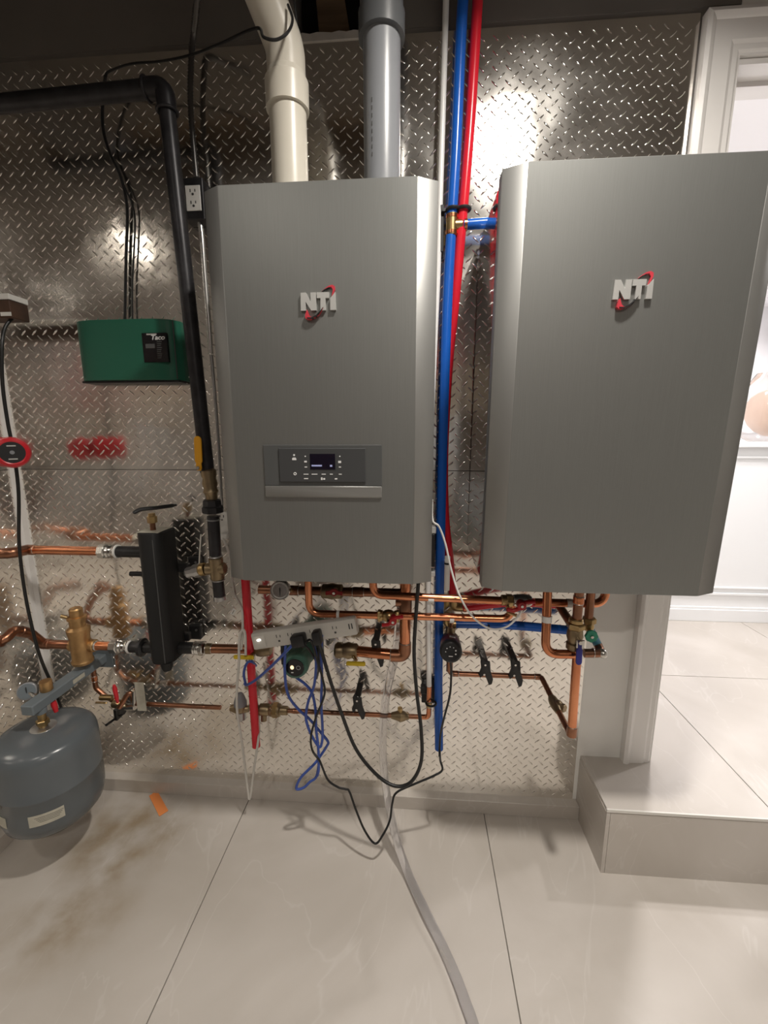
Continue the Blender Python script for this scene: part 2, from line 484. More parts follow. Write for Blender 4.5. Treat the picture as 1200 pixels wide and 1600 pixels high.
BBH = .052          # tile baseboard height
SEAM = 1.229
HX0, HX1 = W(462, 68, 0).x, W(582, 52, 0).x
wall_back = struct('wall_back', MB().box2(XL-.1, .812, .004, .12, 0, CEIL+.014).box2(XL-.1, HX0, .002, .12, CEIL+.014, TOP).box2(HX1, .812, .002, .12, CEIL+.014, TOP), 'drywall')
link('cavity', MB().box2(HX0-.1, HX1+.1, .085, .118, CEIL, TOP), 'void', wall_back)  # black backing paints the shade deep in the hole
link('stud', MB().prism([(HX0+.060, CEIL+.016), (HX0+.150, CEIL+.016), (HX0+.115, TOP), (HX0+.045, TOP)], .040, .082, 'XZ'), 'dark_wood', wall_back)
m = MB(); pts = [(HX0-.02, CEIL-.004)]
for i in range(13): pts.append((HX0-.02+(HX1-HX0+.03)*i/12, CEIL+.012+random.random()*.007))
pts.append((HX1+.01, CEIL-.004)); m.prism(pts[::-1], -.004, .012, 'XZ')
link('cut_drywall_edge', m, 'drywall_edge', wall_back)
link('lower_white_panel', MB().box2(.570, .812, .001, .004, 0, SEAM), 'white_wall', wall_back)
b1_ = plate('diamond_plate_lower', XL, .572, BBH, SEAM-.0012, lambda u, v, h: Vector((u, -h, v)))
b2_ = plate('diamond_plate_upper', XL, .714, SEAM+.0012, CEIL, lambda u, v, h: Vector((u, -h, v)))
for o in (b1_, b2_):
    o.parent = wall_back; o.location = -wloc(wall_back)
wall_left = struct('wall_left', MB().box2(XL-.1, XL-.004, -3.4, 0, 0, TOP), 'drywall')
l1 = plate('diamond_plate_lower', -1.22, 0, BBH, SEAM-.0012, lambda u, v, h: Vector((XL+h, u, v)))
l2 = plate('diamond_plate_upper', -1.22, 0, SEAM+.0012, CEIL, lambda u, v, h: Vector((XL+h, u, v)))
for o in (l1, l2):
    o.parent = wall_left; o.location = -wloc(wall_left)
# corner trim
struct('trim_2', MB().prism([(XL, 0), (XL+.022, 0), (XL+.022, -.004), (XL+.006, -.008), (XL+.004, -.022), (XL, -.022)], .05, CEIL, 'XY'), 'pvc_white', ang=20)
# baseboards of tile
struct('baseboard_back', MB().box2(XL, XP, -.034, 0.004, 0, BBH, .0012), 'tile')
struct('baseboard_left', MB().box2(XL, XL+.034, -3.4, -.034, 0, BBH, .0012), 'tile')

# wall above door + right of door
DX0, DX1, DZ = .820, 1.63, 2.294
struct('wall_above_door', MB().box2(.812, 2.6, 0, .12, DZ, 2.62), 'white_wall')
struct('wall_right_of_door', MB().box2(DX1, 2.6, 0, .12, ZS, DZ), 'white_wall')
struct('wall_right', MB().box2(2.6, 2.7, -3.4, 0, 0, TOP), 'white_wall')
struct('wall_rear', MB().box2(XL-.1, 2.7, -3.5, -3.4, 0, TOP), 'rear_wall')

# door frame: casing with moulded profile, jamb lining and stop
door = struct('door_1', MB().box2(DX0-.012, DX0, -.004, .124, ZS, DZ)
              .box2(DX1, DX1+.012, -.004, .124, ZS, DZ).box2(DX0-.012, DX1+.012, -.004, .124, DZ-.012, DZ), 'white_trim')
def casing_profile(w_=.092):
    # (across, depth) outer edge to inner edge
    return [(0, 0), (0, .026), (.010, .030), (.018, .027), (.024, .022), (w_-.030, .020), (w_-.022, .016), (w_-.010, .016), (w_-.004, .012), (w_, .012), (w_, 0)]
cp = casing_profile(.097)
m = MB(); npf = len(cp); vs = []
xi0, xi1, zi = DX0-.004, DX1+.004, DZ+.004
for (cxx, czz, sx_, sz_) in ((xi0, ZS, -1, 0), (xi0, zi, -1, 1), (xi1, zi, 1, 1), (xi1, ZS, 1, 0)):
    for a, d in cp:
        o_ = .097-a; vs.append((cxx+sx_*o_, -d, czz+sz_*o_))
fs = []
for q_ in range(3):
    for k in range(npf):
        k2 = (k+1) % npf; fs.append((q_*npf+k, q_*npf+k2, (q_+1)*npf+k2, (q_+1)*npf+k))
fs.append(tuple(range(npf))); fs.append(tuple(3*npf+k for k in range(npf)))
link('casing', m.add(vs, fs), 'white_trim', door, ang=20)
link('door_stop', MB().box2(DX0, DX1, .055, .07, DZ-.024, DZ-.012).box2(DX0, DX0+.010, .055, .07, ZS, DZ-.012), 'white_trim', door)

# far room shell
struct('wall_far_left', MB().box2(.55, .60, .12, 3.6, ZS, 2.62), 'far_ceiling')
struct('wall_far_back', MB().box2(.55, 3.8, 3.6, 3.7, ZS, 2.62), 'far_ceiling')
struct('wall_far_right', MB().box2(3.7, 3.8, .12, 3.6, ZS, 2.62), 'far_ceiling')
struct('ceiling_far', MB().box2(.55, 3.8, .12, 3.7, 2.60, 2.66), 'far_ceiling')

# ceiling of this room, with a dark uncovered joist bay in front of the boilers
m = MB().box2(XL-.1, 2.7, -.62, 0, TOP, TOP+.014).box2(-.02, 2.7, -3.4, -.62, TOP, TOP+.014).box2(XL-.1, -.02, -3.4, -.95, TOP, TOP+.014)
ceil = struct('ceiling', m, 'ceiling')
link('subfloor', MB().box2(XL-.1, 2.7, -3.4, .12, TOP+.20, TOP+.22), 'void', ceil)  # black colour paints the darkness of the open bay
link('joist', MB().box2(XL-.1, .0, -.66, -.62, TOP-.0, TOP+.20).box2(XL-.1, .0, -.99, -.95, TOP, TOP+.20), 'dark_wood', ceil)

# ceiling downlights, including added fill lamps
def downlight(i, x, y, z, wt, r, c, label, grp):
    t = thing('ceiling_light', label, 'ceiling light', (x, y, z), grp)
    link('trim_ring', MB().lathe((x, y, z-.004), (0, 0, 1), [(0, r), (-.0, r+.012), (.004, r+.016), (.006, r+.016)], 28, cap=False), 'white_plastic', t)
    link('lens', MB().cyl((x, y, z-.0015), (x, y, z+.001), r, 28), 'lamp', t)
    ld = bpy.data.lights.new('lamp', 'AREA'); ld.shape = 'DISK'; ld.size = 2*r; ld.energy = wt; ld.spread = R_(150); ld.color = c
    lo = bpy.data.objects.new('lamp', ld); COL.objects.link(lo); lo.parent = t; lo.location = (0, 0, -.006)
for i, a in enumerate(ROOM_LIGHTS):
    downlight(i, *a, 'round recessed downlight in the dark ceiling of the boiler room', 'boiler room downlights')
for i, a in enumerate(FAR_LIGHTS):
    downlight(i, *a, 'one of an unseen set of downlights beyond the doorway, mostly added as fill', 'downlights beyond the doorway')

# white bar counter seen through the doorway
CY = 1.172
t = thing('bar_counter', 'tall white panelled counter standing beyond the doorway', 'counter', (2.2, CY+.2, ZS))
link('body', MB().box2(1.25, 3.4, CY+.012, CY+.45, ZS, 1.262), 'bright_white', t)
link('countertop', MB().box2(1.22, 3.42, CY-.02, CY+.48, 1.262, 1.292, .003), 'bright_white', t)
m = MB()
for (x0, x1) in ((1.28, 2.30), (2.36, 3.36)):
    for (a, b, c, d) in ((x0, x1, .395, .41), (x0, x1, .435, .445), (x0, x1, 1.20, 1.212), (x0, x0+.012, .40, 1.21), (x1-.012, x1, .40, 1.21)):
        m.box2(a, b, CY+.002, CY+.013, c, d, .002)
link('panel_moulding', m, 'bright_white', t)
link('skirting', MB().box2(1.25, 3.4, CY-.002, CY+.012, ZS, ZS+.075, .002).box2(1.25, 3.4, CY+.004, CY+.012, ZS+.075, ZS+.09, .002), 'bright_white', t)
bx = W(1203, 640, CY+.1)
t = thing('glass_bowl', 'clear glass globe with a peach coloured centre on the white counter', 'bowl', (bx.x, CY+.12, 1.292))
link('globe', MB().lathe((bx.x, CY+.12, 1.292), (0, 0, 1), [(0, .06), (.005, .08), (.05, .135), (.14, .165), (.24, .15), (.33, .10), (.38, .07)], 28, cap=False), 'glass', t)
link('filling', MB().sphere((bx.x+.02, CY+.12, 1.292+.17), .085, (1, 1, 1.2)), 'peach', t)

# ================================================================== BOILERS
ZB0, ZB1 = .980, 1.877
def logo(x0, y0, x1, y1, Y, parent):
    X0, X1, Z0, Z1 = rect(x0, y0, x1, y1, Y)
    wv, hv = X1-X0, Z1-Z0
    # coordinates from a 550 x 275 drawing of the letters
    def c(px, py): return (X0+wv*(px/550), Z1-hv*(py/275))
    root = link('logo_letters', MB()
        .prism([c(*q) for q in [(12, 0), (95, 0), (165, 130), (165, 0), (250, 0), (250, 275), (168, 275), (86, 140), (86, 275), (5, 275)]], Y-.006, Y-.0005, 'XZ')
        .prism([c(*q) for q in [(262, 0), (452, 0), (446, 88), (395, 88), (395, 275), (312, 275), (318, 88), (262, 88)]], Y-.006, Y-.0005, 'XZ')
        .prism([c(*q) for q in [(500, 60), (548, 0), (552, 275), (465, 275), (468, 90)]], Y-.006, Y-.0005, 'XZ'), 'silver', parent, ang=20)
    r1 = [(330, -12), (380, -55), (440, -98), (500, -115), (540, -90), (545, -40), (520, 20), (486, 72), (500, 10), (508, -40), (490, -72), (440, -72), (390, -40)]
    r2 = [(105, 265), (80, 330), (72, 385), (95, 412), (150, 418), (230, 385), (300, 320), (358, 240), (290, 345), (225, 385), (165, 380), (135, 350), (118, 300)]
    link('logo_swoosh', MB().prism([c(*q) for q in r1], Y-.0035, Y-.0003, 'XZ'), 'logo_red', parent, ang=20)
    link('logo_swoosh', MB().prism([c(*q) for q in r2], Y-.0085, Y-.0003, 'XZ'), 'logo_red', parent, ang=20)
    d1 = [(320, 0), (380, -48), (440, -76), (490, -80), (440, -66), (385, -36), (345, 4)]  # black crescents that belong to the logo swoosh
    d2 = [(100, 385), (170, 388), (245, 350), (310, 290), (360, 232), (318, 300), (250, 372), (180, 408), (120, 406)]
    link('logo_black_crescent', MB().prism([c(*q) for q in d1], Y-.0045, Y-.0003, 'XZ'), 'black', parent, ang=20)
    link('logo_black_crescent', MB().prism([c(*q) for q in d2], Y-.0095, Y-.0003, 'XZ'), 'black', parent, ang=20)

def boiler(name, label, xs, ys, logo_px, side_m, tilt=0.0, lean=0.0, up=0.0):
    xo0, xf0, xf1, xo1 = xs; yo, yf = ys
    t = thing(name, label, 'boiler', ((xo0+xo1)/2, 0, ZB0))
    yj = yo+.035
    m = MB().box2(xo0+(.005 if side_m == 'boiler_side' else .002), xo1-.002, yj, -.001, ZB0+.004, ZB1-.003, .002)
    link('cabinet', m, side_m, t)
    fc = MB()
    fc.prism([(xf0, yf), (xf1, yf), (xf1-.02, yf+.02), (xf0+.02, yf+.02)], ZB0, ZB1, 'XY', bev=.0012)
    fo = link('front_cover', fc, 'boiler', t)
    ch = MB().prism([(xo0, yj), (xo0, yo), (xf0, yf), (xf0+.012, yf+.006), (xf0+.012, yj)], ZB0+.0005, ZB1-.0005, 'XY', bev=.0008)
    link('edge_panel', ch, 'boiler_edge', t)
    ch = MB().prism([(xo1, yj), (xf1-.012, yj), (xf1-.012, yf+.006), (xf1, yf), (xo1, yo)], ZB0+.0005, ZB1-.0005, 'XY', bev=.0008)
    link('edge_panel', ch, 'boiler_edge', t)
    link('bottom_tray', MB().box2(xo0+.006, xo1-.006, yf+.02, -.002, ZB0+.001, ZB0+.006), 'black', t)
    logo(*logo_px, yf, t)
    t.rotation_euler = (R_(lean), R_(tilt), 0); t.location.z += up
    return t
B1 = boiler('wall_boiler', 'left grey wall-hung boiler with a dark display panel on its front',
            (-.478, -.437, -.004, .040), (-.338, -.360), (470, 458, 525, 486), 'boiler_edge')
B2 = boiler('wall_boiler', 'right grey wall-hung boiler with a plain front beside the doorway',
            (.163, .208, .659, .706), (-.350, -.372), (947, 437.5, 1007, 467), 'boiler_side', .15, 2.2, .006)
# control panel on the left boiler
YF = -.360
X0, X1, Z0, Z1 = rect(413, 695, 597, 759, YF)
_, _, Z2, _ = rect(413, 759, 597, 778, YF)
cpn = link('control_panel', MB().box2(X0, X1, YF-.003, YF-.0002, Z0, Z1, .001), 'dark_bezel', B1)
a = rect(437, 700, 572, 753, YF)
link('display_fascia', MB().box2(a[0], a[1], YF-.006, YF-.003, a[2], a[3], .0015), 'bezel2', cpn)
s = rect(485.5, 709, 524.5, 733, YF)
link('screen', MB().box2(s[0], s[1], YF-.0068, YF-.0058, s[2], s[3]), 'screen', cpn)
m = MB()
q = rect(488, 726, 504, 728.5, YF); m.box2(q[0], q[1], YF-.0072, YF-.0066, q[2], q[3])
q = rect(516.5, 726, 520, 729, YF); m.box2(q[0], q[1], YF-.0072, YF-.0066, q[2], q[3])
link('screen_readout', m, 'screen_lit', cpn)
m = MB()
def dot(px, py, r=.0016):
    p = W(px, py, YF-.006); m.cyl((p.x, YF-.0065, p.z), (p.x, YF-.0058, p.z), r, 12)
def bar(x0_, y0_, x1_, y1_):
    q = rect(x0_, y0_, x1_, y1_, YF-.006); m.box2(q[0], q[1], YF-.0065, YF-.0058, q[2], q[3])
dot(477, 713); dot(531, 713); dot(459.5, 711, .0024)
for (a0, b0, a1, b1) in ((475.5, 720, 479.5, 722.5), (476, 729, 480, 730.5), (528.5, 720, 533, 723.5), (529.5, 729, 533, 730.5),
                         (474.5, 740.3, 482, 741.6), (487, 740.3, 496, 741.6), (502.5, 740.3, 509, 741.6), (515.5, 740.3, 520, 741.6), (529.5, 740.3, 534, 741.6),
                         (475, 747, 481.5, 748.6), (501.5, 746, 504, 750), (505, 747, 508, 749.6), (523, 747.2, 527, 749.2), (456.5, 716, 463, 719)):
    bar(a0, b0, a1, b1)
p = W(461, 740.3, YF-.006); m.torus((p.x, YF-.006, p.z), (0, 1, 0), .0028, .0011, 20, 6)
for k, rr in enumerate((.0050, .0036)):
    p = W(459.5, 713, YF-.006); m.torus((p.x, YF-.006, p.z), (0, 1, 0), rr, .0006, 10, 6, R_(45), R_(135))
link('button_print', m, 'icon', cpn)
link('lower_lip', MB().prism([(YF-.0002, Z0), (YF-.004, Z0-.001), (YF-.0045, Z2+.004), (YF-.0002, Z2)], X0+.001, X1-.001, 'YZ', bev=.0008), 'boiler_edge', B1)

# ================================================================== GENERIC PLUMBING
def run(name, label, cat, pts, r, m, bend=.02, fits=(), fitm=None, group=None, solder=True, n=16):
    """a pipe with soldered couplings: fits = [(point, direction, length)]"""
    pts = [Vector(p) for p in pts]
    lo = Vector((sum(p.x for p in pts)/len(pts), sum(p.y for p in pts)/len(pts), min(p.z for p in pts)))
    path = fillet(pts, bend) if bend else pts
    if not fits:
        o = link(name, MB().tube(path, r, n), m)
        return tag(o, label, cat, group)
    t = thing(name, label, cat, lo, group)
    link('tube', MB().tube(path, r, n), m, t)
    for (p, d, L) in fits:
        d = Vector(d).normalized(); p = Vector(p)
        link('coupling', MB().lathe(p-d*L/2, d, [(0, r*1.02), (.0015, r*1.14), (L*.3, r*1.16), (L*.5, r*1.12), (L*.7, r*1.16), (L-.0015, r*1.14), (L, r*1.02)], 18), fitm or m, t)
        if solder:
            mm = MB()
            for s in (-1, 1): mm.torus(p+d*s*L/2, d, r*1.02, .0012, 18, 6)
            link('solder_ring', mm, 'solder', t)
    return t

def lever(name, mb_pts, th, m, parent):
    pass

def lever_handle(parent, hub, along, out, L, w_, m, name='lever_handle', th=.0025, grip=.6):
    """flat lever: metal stem then vinyl grip. along = direction of lever, out = valve stem direction"""
    along = Vector(along).normalized(); out = Vector(out).normalized(); side = along.cross(out).normalized(); hub = Vector(hub)
    mt = Matrix((along, side, out)).transposed().to_4x4(); mt.translation = hub
    pts = []
    hw = w_/2
    for k in range(9):
        t = -math.pi/2+math.pi*k/8; pts.append((L-hw+hw*math.cos(t), hw*math.sin(t)))
    pts += [(L*(1-grip), hw), (L*(1-grip)-.004, hw*.7), (0, hw*.8), (-hw*.7, hw*.5), (-hw*.7, -hw*.5), (0, -hw*.8), (L*(1-grip)-.004, -hw*.7), (L*(1-grip), -hw)]
    h = link(name, MB().prism(pts, -th, th, 'XY', bev=th*.5, mtx=mt), m, parent)
    link('handle_nut', MB().hexa(hub+out*th, hub+out*(th+.005), .006), 'chrome', h)
    return h

def ball_valve(label, p, d, r, out, handle_dir, handle_m, L=.06, hl=.075, body='brass', group=None, cat='valve', hw=.016):
    p = Vector(p); d = Vector(d).normalized(); out = Vector(out).normalized()
    t = thing('ball_valve', label, cat, p-Vector((0, 0, r*1.6)), group)
    bm_ = MB().lathe(p-d*L/2, d, [(0, r*1.25), (L*.05, r*1.45), (L*.2, r*1.45), (L*.26, r*1.2), (L*.36, r*1.55), (L*.5, r*1.68), (L*.64, r*1.55), (L*.74, r*1.2), (L*.8, r*1.45), (L*.95, r*1.45), (L, r*1.25)], 18)
    link('body', bm_, body, t)
    for s in (-1, 1): link('hex_end', MB().hexa(p+d*s*L*.36, p+d*s*L*.5, r*1.62), body, t)
    link('stem', MB().cyl(p+out*r*1.2, p+out*(r*1.6+.014), r*.42, 14), 'chrome', t)
    if handle_m:
        lever_handle(t, p+out*(r*1.6+.014), handle_dir, out, hl, hw, handle_m)
    return t

X_, Y_, Z_ = Vector((1, 0, 0)), Vector((0, 1, 0)), Vector((0, 0, 1))

# ------------------------------------------------------------------ flue pipes above the left boiler
def vent_lower(px, py, Y): p = W(px, py, Y); return p
R3 = .0445
pA = W(455, 281, -.19); xa = pA.x-.002
zc = W(450, 160, -.19).z
t = thing('vent_pipe', 'cream white flue pipe rising from the left boiler and bending towards the ceiling', 'vent pipe', (xa, -.19, ZB1))
top1 = Vector((xa, -.19, zc+.05))
elb = W(428, 70, -.24)
top2 = W(392, -30, -.36)
link('lower_pipe', MB().cyl((xa, -.19, ZB1-.002), (xa, -.19, zc), R3, 32), 'pvc', t)
link('coupling', MB().lathe((xa, -.19, zc-.02), (0, 0, 1), [(0, R3+.001), (.001, R3+.007), (.06, R3+.0075), (.063, R3+.004), (.075, R3+.001)], 32), 'pvc', t)
# 45 degree elbow
bend0 = Vector((xa, -.19, zc+.055)); d2 = (Vector((-.34, -.30, .8))).normalized()
pth = fillet([Vector((xa, -.19, zc+.03)), Vector((xa, -.19, zc+.11)), Vector((xa, -.19, zc+.11))+d2*.13], .09, 12)
link('elbow', MB().tube(pth, R3+.001, 32), 'pvc', t)
e1 = pth[-1]
link('upper_coupling', MB().lathe(e1-d2*.005, d2, [(0, R3+.003), (.002, R3+.008), (.055, R3+.008), (.06, R3+.002)], 32), 'pvc_white', t)
link('upper_pipe', MB().cyl(e1+d2*.04, e1+d2*.14, R3, 32), 'pvc_white', t)
# red sticker
sp = W(410, 36, -.30)
sd = (CAM-sp); 
tang = d2
def curved_label(c, axis, towards, r, h, arc, name, m, parent, n=10, th=.0006):
    axis = Vector(axis).normalized(); tw = Vector(towards); tw = (tw-axis*tw.dot(axis)).normalized(); sd_ = axis.cross(tw)
    vs = []; fs = []
    for rr in (r, r+th):
        for hh in (-h/2, h/2):
            for k in range(n+1):
                a_ = arc*(k/n-.5)
                vs.append(Vector(c)+axis*hh+(tw*math.cos(a_)+sd_*math.sin(a_))*rr)
    N = n+1
    for k in range(n):
        fs.append((2*N+k, 2*N+k+1, 3*N+k+1, 3*N+k)); fs.append((k, N+k, N+k+1, k+1))
        fs.append((k, k+1, 2*N+k+1, 2*N+k)); fs.append((N+k, 3*N+k, 3*N+k+1, N+k+1))
    fs.append((0, 2*N, 3*N, N)); fs.append((n, N+n, 3*N+n, 2*N+n))
    return link(name, MB().add(vs, fs), m, parent)
curved_label(e1+d2*.022, d2, (CAM-e1)+Vector((-.28, 0, 0)), R3+.0085, .014, .42, 'sticker', 'logo_red', t)

pB = W(597, 273, -.18)
xb = pB.x
zt = W(604, 62, -.18).z
t = thing('vent_pipe', 'grey flue pipe rising straight from the left boiler into a dark ceiling collar', 'vent pipe', (xb, -.18, ZB1))
link('lower_pipe', MB().cyl((xb, -.18, ZB1-.002), (xb, -.18, zt+.02), R3, 32), 'grey_pvc', t)
link('collar', MB().lathe((xb, -.18, zt), (0, 0, 1), [(0, R3+.002), (.0015, R3+.010), (.05, R3+.010), (.055, R3+.006), (.25, R3+.006)], 32), 'grey_pvc_dark', t)
m = MB()
p_ = Vector((xb-.02, -.18, 0))
for z in [2.00+.016*k for k in range(8)]:
    m.box((xb-.020, -.18-.0395, z), (.0022, .0010, .009))
link('printed_line', m, 'print', t)

# air vent on top of the left boiler
p = W(628, 268, -.20); p.z = ZB1
t = thing('air_vent', 'small copper air vent with a black lever on top of the left boiler', 'air vent', p)
link('body', MB().lathe(p-Z_*.001, Z_, [(0, .014), (.004, .015), (.006, .011), (.014, .011), (.017, .008)], 20), 'copper', t)
link('lever', MB().box(p+Vector((.006, 0, .021)), (.028, .009, .006), .001, Matrix.Rotation(R_(-25), 3, 'Y')), 'black', t)
link('wire', MB().tube([p+Vector((-.012, 0, .0)), p+Vector((-.012, 0, .016)), p+Vector((-.013, 0, .026))], .0012, 8), 'cable', t)

# ------------------------------------------------------------------ blue and red risers between the boilers
bl = [W(727, -60, -.05), W(720, 60, -.05), W(712, 240, -.05), W(705.5, 350, -.052), W(698, 500, -.060), W(691, 720, -.064), W(687.5, 900, -.06), W(685, 1050, -.06), W(686, 1170, -.06)]
bl = [Vector((q.x, q.y, q.z)) for q in bl]
t = thing('water_pipe', 'long blue plastic pipe running vertically between the two boilers to an open end', 'pipe', bl[-1])
link('tube', MB().tube(smooth(bl, 6), .0143, 20), 'blue', t)
tee = W(706, 352, -.052)
link('tee', MB().cyl(tee-Z_*.028, tee+Z_*.028, .0165, 20, .002).cyl(tee, tee+X_*.03, .0140, 20, .002), 'brass', t)
link('crimp_ring', MB().cyl(tee+Z_*.016, tee+Z_*.024, .0176, 20).cyl(tee-Z_*.024, tee-Z_*.016, .0176, 20).cyl(tee+X_*.034, tee+X_*.042, .0150, 20), 'copper', t)
rd = [W(750, -60, -.05), W(744, 40, -.05), W(734, 200, -.05), W(722, 345, -.05), W(711, 470, -.040), W(701, 570, -.020), W(694, 700, -.018), W(695, 800, -.020), W(702, 870, -.033), W(709, 942, -.045)]
t = thing('water_pipe', 'long bright red plastic pipe running down beside the long blue one between the boilers', 'pipe', rd[-1])
link('tube', MB().tube(smooth(rd, 6), .0135, 20), 'red', t)
pe = rd[-1]
link('elbow', MB().tube(fillet([pe+Z_*.015, pe-Z_*.014, pe-Z_*.014+X_*.035], .012), .0150, 18), 'brass', t)
# white pipe
xw = W(690, 240, -.04).x
wp = [Vector((W(698, 0, -.035).x, -.035, 2.60)), Vector((xw, -.035, 2.1)), W(669, 915, -.085), W(670.5, 1072, -.09)]
t = thing('condensate_pipe', 'thin white plastic pipe dropping behind the left boiler to the thin copper line', 'pipe', wp[-1])
link('tube', MB().tube([wp[0], wp[1], Vector((xw-.004, -.04, 1.8)), Vector((wp[2].x, -.085, 1.35)), wp[2], wp[3]], .0080, 16), 'pvc_white', t)
cl = W(669, 934, -.085)
link('clamp_label', MB().box(cl+Vector((.004, -.012, 0)), (.018, .002, .020), .0005), 'paper', t)
# side branch
br0 = tee+X_*.03
zbr = W(753, 346, -.052).z
t = run('branch_pipe', 'short blue plastic branch crossing the red pipe towards the right boiler', 'pipe',
        [br0+X_*.002, Vector((.30, -.052, zbr)), Vector((.30, -.052, ZB1-.002))], .0132, 'blue', .03)
# pipe clamps: black strut and rings
pk = W(690, 358, -.04)
t = thing('pipe_clamp', 'black wall rail with two black rings holding the blue and red pipes', 'clamp', pk)
q = rect(687, 322, 692.5, 396, -.035)
link('rail', MB().box2(q[0]-.002, q[1]+.002, -.045, -.001, q[2], q[3], .002), 'black', t)
c1 = W(708, 328, -.05); c2 = W(724.5, 328, -.05)
link('ring', MB().torus((c1.x, -.051, c1.z), Z_, .0175, .0042, 24, 8).box2(q[1]-.004, c1.x-.013, -.055, -.046, c1.z-.004, c1.z+.004), 'black', t)
link('ring', MB().torus((c2.x, -.051, c1.z), Z_, .0170, .0045, 24, 8).box2(c1.x+.012, c2.x-.012, -.055, -.046, c1.z-.004, c1.z+.004)
     .prism([(c2.x-.020, c1.z), (c2.x-.008, c1.z), (c2.x-.016, c1.z-.030), (c2.x-.026, c1.z-.026)], -.030, -.020, 'XZ'), 'black', t)
# lower black thing behind the left boiler's right edge
q = rect(674.5, 833, 679.5, 884, -.06)
t = thing('junction_clip', 'narrow black and white clip behind the lower right edge of the left boiler', 'clip', ((q[0]+q[1])/2, -.05, q[2]))
link('bar', MB().box2(q[0]-.004, q[1], -.075, -.001, q[2], q[3], .002), 'black', t)
link('end_cap', MB().box2(q[0]-.004, q[1]+.002, -.072, -.030, q[3]+.001, q[3]+.022, .002), 'white_plastic', t)
link('end_cap', MB().box2(q[0]-.004, q[1]+.002, -.072, -.030, q[2]-.032, q[2]-.016, .002), 'white_plastic', t)
# white sleeve with black band
a1, a2 = W(696, 869, -.125), W(698, 922, -.125)
t = thing('pipe_sleeve', 'white tubular sleeve with a black band beside the red pipe', 'sleeve', a2)
link('tube', MB().cyl((a2.x, -.125, a2.z), (a2.x, -.125, a1.z), .0085, 18, .001), 'white_plastic', t)
zz = W(697, 880, -.125).z
link('band', MB().cyl((a2.x, -.125, zz-.003), (a2.x, -.125, zz+.003), .0092, 18), 'black', t)

# red pipe at left under boiler
ra, rb = W(404, 900, -.09), W(400.5, 1166, -.09)
t = thing('water_pipe', 'red plastic pipe hanging under the left boiler, cut off above the baseboard', 'pipe', rb)
link('tube', MB().cyl((rb.x, -.09, rb.z), (rb.x, -.09, ZB0+.01), .0138, 20), 'red', t)
wz = W(403, 1027, -.09).z
link('coupling', MB().cyl((rb.x, -.09, wz-.012), (rb.x, -.09, wz+.012), .0160, 20, .001), 'chrome', t)

# ------------------------------------------------------------------ copper runs under the boilers
YA = -.21
A0 = W(483, 905, YA); A1 = W(483.5, 963, YA); A2 = W(628, 963.5, YA); zA = W(600, 962, YA).z; zA2 = zA
endx = W(798, 960, YA).x
t = run('copper_pipe', 'lower shiny copper pipe bending out of the left boiler and across to the right boiler', 'pipe',
        [(A1.x, YA, ZB0+.01), (A1.x, YA, zA), (endx, YA, W(795, 967, YA).z), (endx+.004, YA, W(800, 935, YA).z)], .0108, 'copper', .035,
        fits=(), n=18)
tp = W(528.5, 958, YA)
tag(link('pipe_tape', MB().cyl((tp.x-.004, YA, zA), (tp.x+.004, YA, zA), .0118, 18), 'paper'), 'white tape wrapped round the lower copper pipe left of its red lever', 'tape')
tp = W(706, 966, YA)
tag(link('pipe_tape', MB().cyl((tp.x-.006, YA, zA-.0035), (tp.x+.006, YA, zA-.0035), .0119, 18), 'paper'), 'white tape wrapped round the lower copper pipe above the maroon pump', 'tape')
v = W(607, 963, YA)
ball_valve('brass ball valve with a red lever on the lower copper pipe under the left boiler', (v.x, YA, zA), X_, .0112, (0, -1, -.25), (-.9, 0, -.42), None, L=.062)
hv = W(632, 958, -.245)
t = thing('lever', 'curved red valve lever just left of the thick vertical copper pipe', 'lever', hv)
l1_ = [W(597, 977, -.25), W(607, 975.5, -.25), W(612, 971, -.25), W(616, 966, -.25), W(630, 963.5, -.25)]
mm = MB().tube(smooth(l1_, 5), .0052, 10)
link('arm', mm, 'red_knob', t)
hb = W(614, 971, -.25)
link('hub', MB().cyl(hb+Y_*.028, hb-Y_*.006, .0105, 20, .002), 'red_knob', t)
link('bolt', MB().hexa(hb-Y_*.006, hb-Y_*.009, .0045), 'chrome', t)

YB = -.225
B0 = W(583, 905, YB); zB = W(700, 937, YB).z
t = run('copper_pipe', 'upper shiny copper pipe from the left boiler to a brass union under the right boiler', 'pipe',
        [(B0.x, YB, ZB0+.01), (B0.x, YB, W(600, 930, YB).z), (W(785, 937, YB).x, YB, W(780, 938.5, YB).z)], .0112, 'copper', .03, n=18)
tp = W(673.5, 934, YB)
tag(link('pipe_tape', MB().cyl((tp.x-.008, YB, zB+.0005), (tp.x+.008, YB, zB+.0005), .0122, 18), 'paper'), 'white printed tape on the upper copper pipe beside the white plastic pipe', 'tape')
v = W(800, 938, YB)
t = thing('pipe_union', 'brass union with a small drain nipple below the left edge of the right boiler', 'fitting', v-Z_*.03)
link('body', MB().cyl((W(783, 938, YB).x, YB, v.z), (W(793, 938, YB).x, YB, v.z), .0150, 20, .002), 'brass', t)
link('hex_nut', MB().hexa((W(791, 938, YB).x, YB, v.z), (W(801, 938, YB).x, YB, v.z), .0175), 'brass', t)
nz = W(791, 949, YB)
link('drain_nipple', MB().cyl((nz.x, YB-.01, v.z-.014), (nz.x+.004, YB-.02, v.z-.030), .0055, 14).cyl((nz.x+.004, YB-.02, v.z-.028), (nz.x+.022, YB-.03, v.z-.032), .0040, 12), 'brass', t)
v2 = W(815, 940, YB)
t = thing('ball_valve', 'nickel ball valve with a curved dark red lever under the right boiler', 'valve', v2-Z_*.02)
